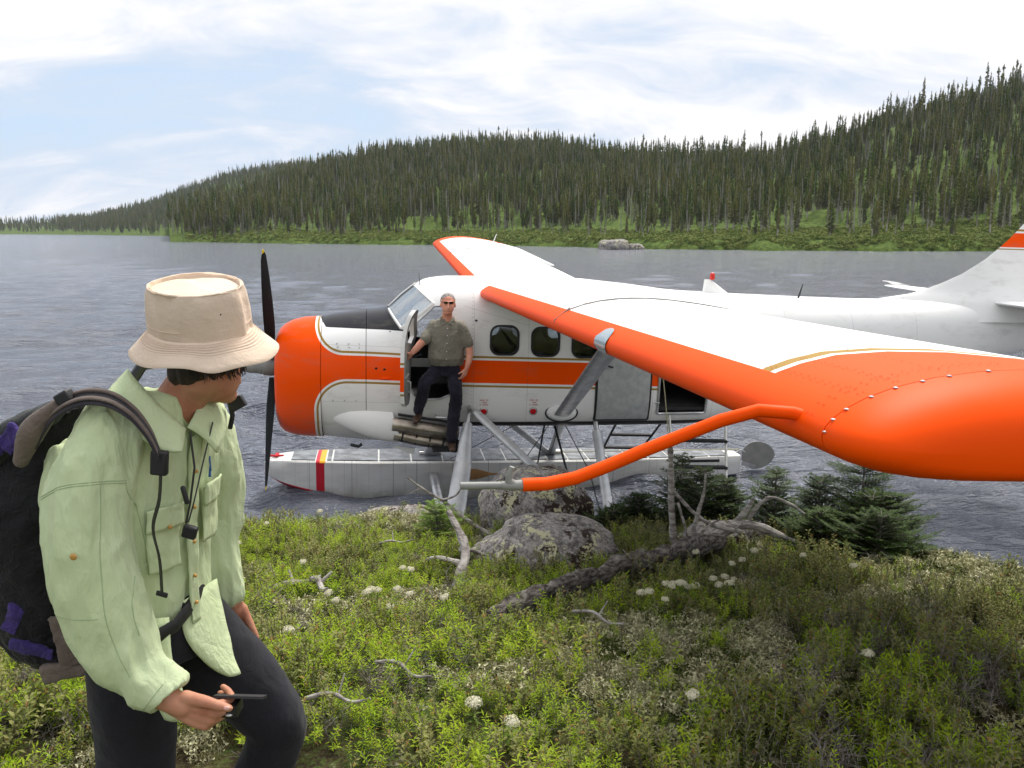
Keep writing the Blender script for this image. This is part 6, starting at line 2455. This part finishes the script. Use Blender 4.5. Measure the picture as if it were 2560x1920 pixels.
T.box((-1.22, 2.14, 2.75), (.14, .03, .05), Matrix.Rotation(-.25, 3, 'Y'))
T.flesh('hip_pad', pkt, pk, .007, 5, [(.012, 18, 45, 3)])


def strap(name, pts, w, th, mat, side, off=0.0):
    P, _ = spline(pts, [0] * len(pts), 6)
    R = []
    for i, p in enumerate(P):
        d = (P[min(i + 1, len(P) - 1)] - P[max(i - 1, 0)]).normalized()
        s_ = Vector(side)
        s_ = (s_ - d * s_.dot(d)).normalized()
        n = d.cross(s_)
        c = p + s_ * off
        R.append([c + s_ * (w / 2 * math.copysign(abs(math.cos(t)) ** .5, math.cos(t))) + n * (th / 2 * math.sin(t)) for t in [2 * math.pi * k / 16 for k in range(16)]])
    return MB().rings(R).build(name, mat, pk, 60)


SPT = [(-1.205, 2.085, 3.41), (-1.14, 2.055, 3.485), (-1.06, 2.035, 3.525), (-.985, 2.02, 3.525), (-.925, 2.01, 3.492), (-.885, 2.005, 3.44), (-.868, 2.01, 3.385)]
strap('shoulder_strap', SPT, .072, .011, cloth('dark_strap', (.022, .02, .025), (.035, .03, .035), 20, .3), (.35, -.9, -.25))
strap('strap_trim', [(p[0], p[1] - .003, p[2] + .010) for p in SPT], .016, .008, pkt, (.35, -.9, -.25), .019)
strap('strap_trim', [(p[0], p[1] - .003, p[2] + .011) for p in SPT], .012, .008, pkt, (.35, -.9, -.25), -.020)
T = Blob()
T.limb([(-1.245, 2.07, 3.36), (-1.20, 2.055, 3.44), (-1.13, 2.045, 3.505)], [.02, .032, .018], 12, True)
T.flesh('strap_pad', pkt, pk, .006, 3)
MB().box((-1.105, 2.045, 3.528), (.038, .034, .030), Matrix.Rotation(-.5, 3, 'Y')).box((-1.13, 2.05, 3.508), (.06, .03, .012), Matrix.Rotation(-.6, 3, 'Y')).build('strap_adjuster', m_black, pk, 20)
MB().box((-.862, 1.995, 3.375), (.040, .022, .062), Matrix.Rotation(.1, 3, 'Y')).build('strap_buckle', m_black, pk, 20)
strap('webbing', [(-.862, 2.0, 3.36), (-.872, 2.0, 3.28), (-.893, 2.0, 3.205), (-.885, 2.005, 3.12), (-.888, 2.01, 3.03)], .022, .003, m_black, (.6, -.7, 0))
MB().box((-.886, 2.005, 3.028), (.030, .006, .014), Matrix.Rotation(.3, 3, 'Y')).build('webbing_end', m_black, pk, 20)
MB().box((-.775, 2.33, 3.455), (.045, .02, .035), Matrix.Rotation(-.5, 3, 'Y')).tube([(-.80, 2.33, 3.47), (-.79, 2.33, 3.42), (-.80, 2.33, 3.38)], .008, 6).build('far_strap_buckle', m_black, pk, 20)
MB().tube([(-1.11, 2.42, 3.50), (-1.08, 2.43, 3.545), (-1.05, 2.43, 3.552)], .016, 8).build('haul_loop', m_black, pk, 40)
for o_ in list(pk.children) + [c for c in hik.children if c.name.split('.')[0] in ('buckle', 'clip')]:
    if o_.name.split('.')[0] in ('strap_adjuster', 'strap_buckle', 'webbing_end', 'far_strap_buckle', 'buckle', 'clip'):
        b_ = o_.modifiers.new('b', 'BEVEL')
        b_.width = .005
        b_.segments = 3
        apply_mods(o_)
# hand held device
dv = thing('handheld_device', 'slim black handheld device held in the hand of the hiker', 'device', (-.680, 1.972, 2.766))
MB().box((-.012, 0, 0), (.125, .045, .006), Matrix.Rotation(.03, 3, 'Y') @ Matrix.Rotation(-.42, 3, 'X')).build('lid', Mat('device_grey', (.014, .014, .016), .6).m, dv, 20)
MB().box((-.052, .0, -.028), (.075, .05, .032)).build('case', m_black, dv, 20)
MB().ball((-.035, -.026, -.036), (.010, .006, .004), 10, 8).build('wrist_ring', m_metal, dv, 60)

# ------------------------------------------------------------------ thin haze over the lake
hz = MB().box((0, 900, 84), (4400, 3300, 176)).build('haze', None, None, 0)
hm = bpy.data.materials.new('haze')
hm.use_nodes = True
for n in list(hm.node_tree.nodes):
    if n.type == 'BSDF_PRINCIPLED':
        hm.node_tree.nodes.remove(n)
pv = hm.node_tree.nodes.new('ShaderNodeVolumePrincipled')
pv.inputs['Color'].default_value = (.80, .88, 1.0, 1)
pv.inputs['Density'].default_value = .00008
hm.node_tree.links.new(pv.outputs[0], hm.node_tree.nodes['Material Output'].inputs['Volume'])
hz.data.materials.append(hm)
tag(hz, 'faint summer haze over the lake', kind='stuff')
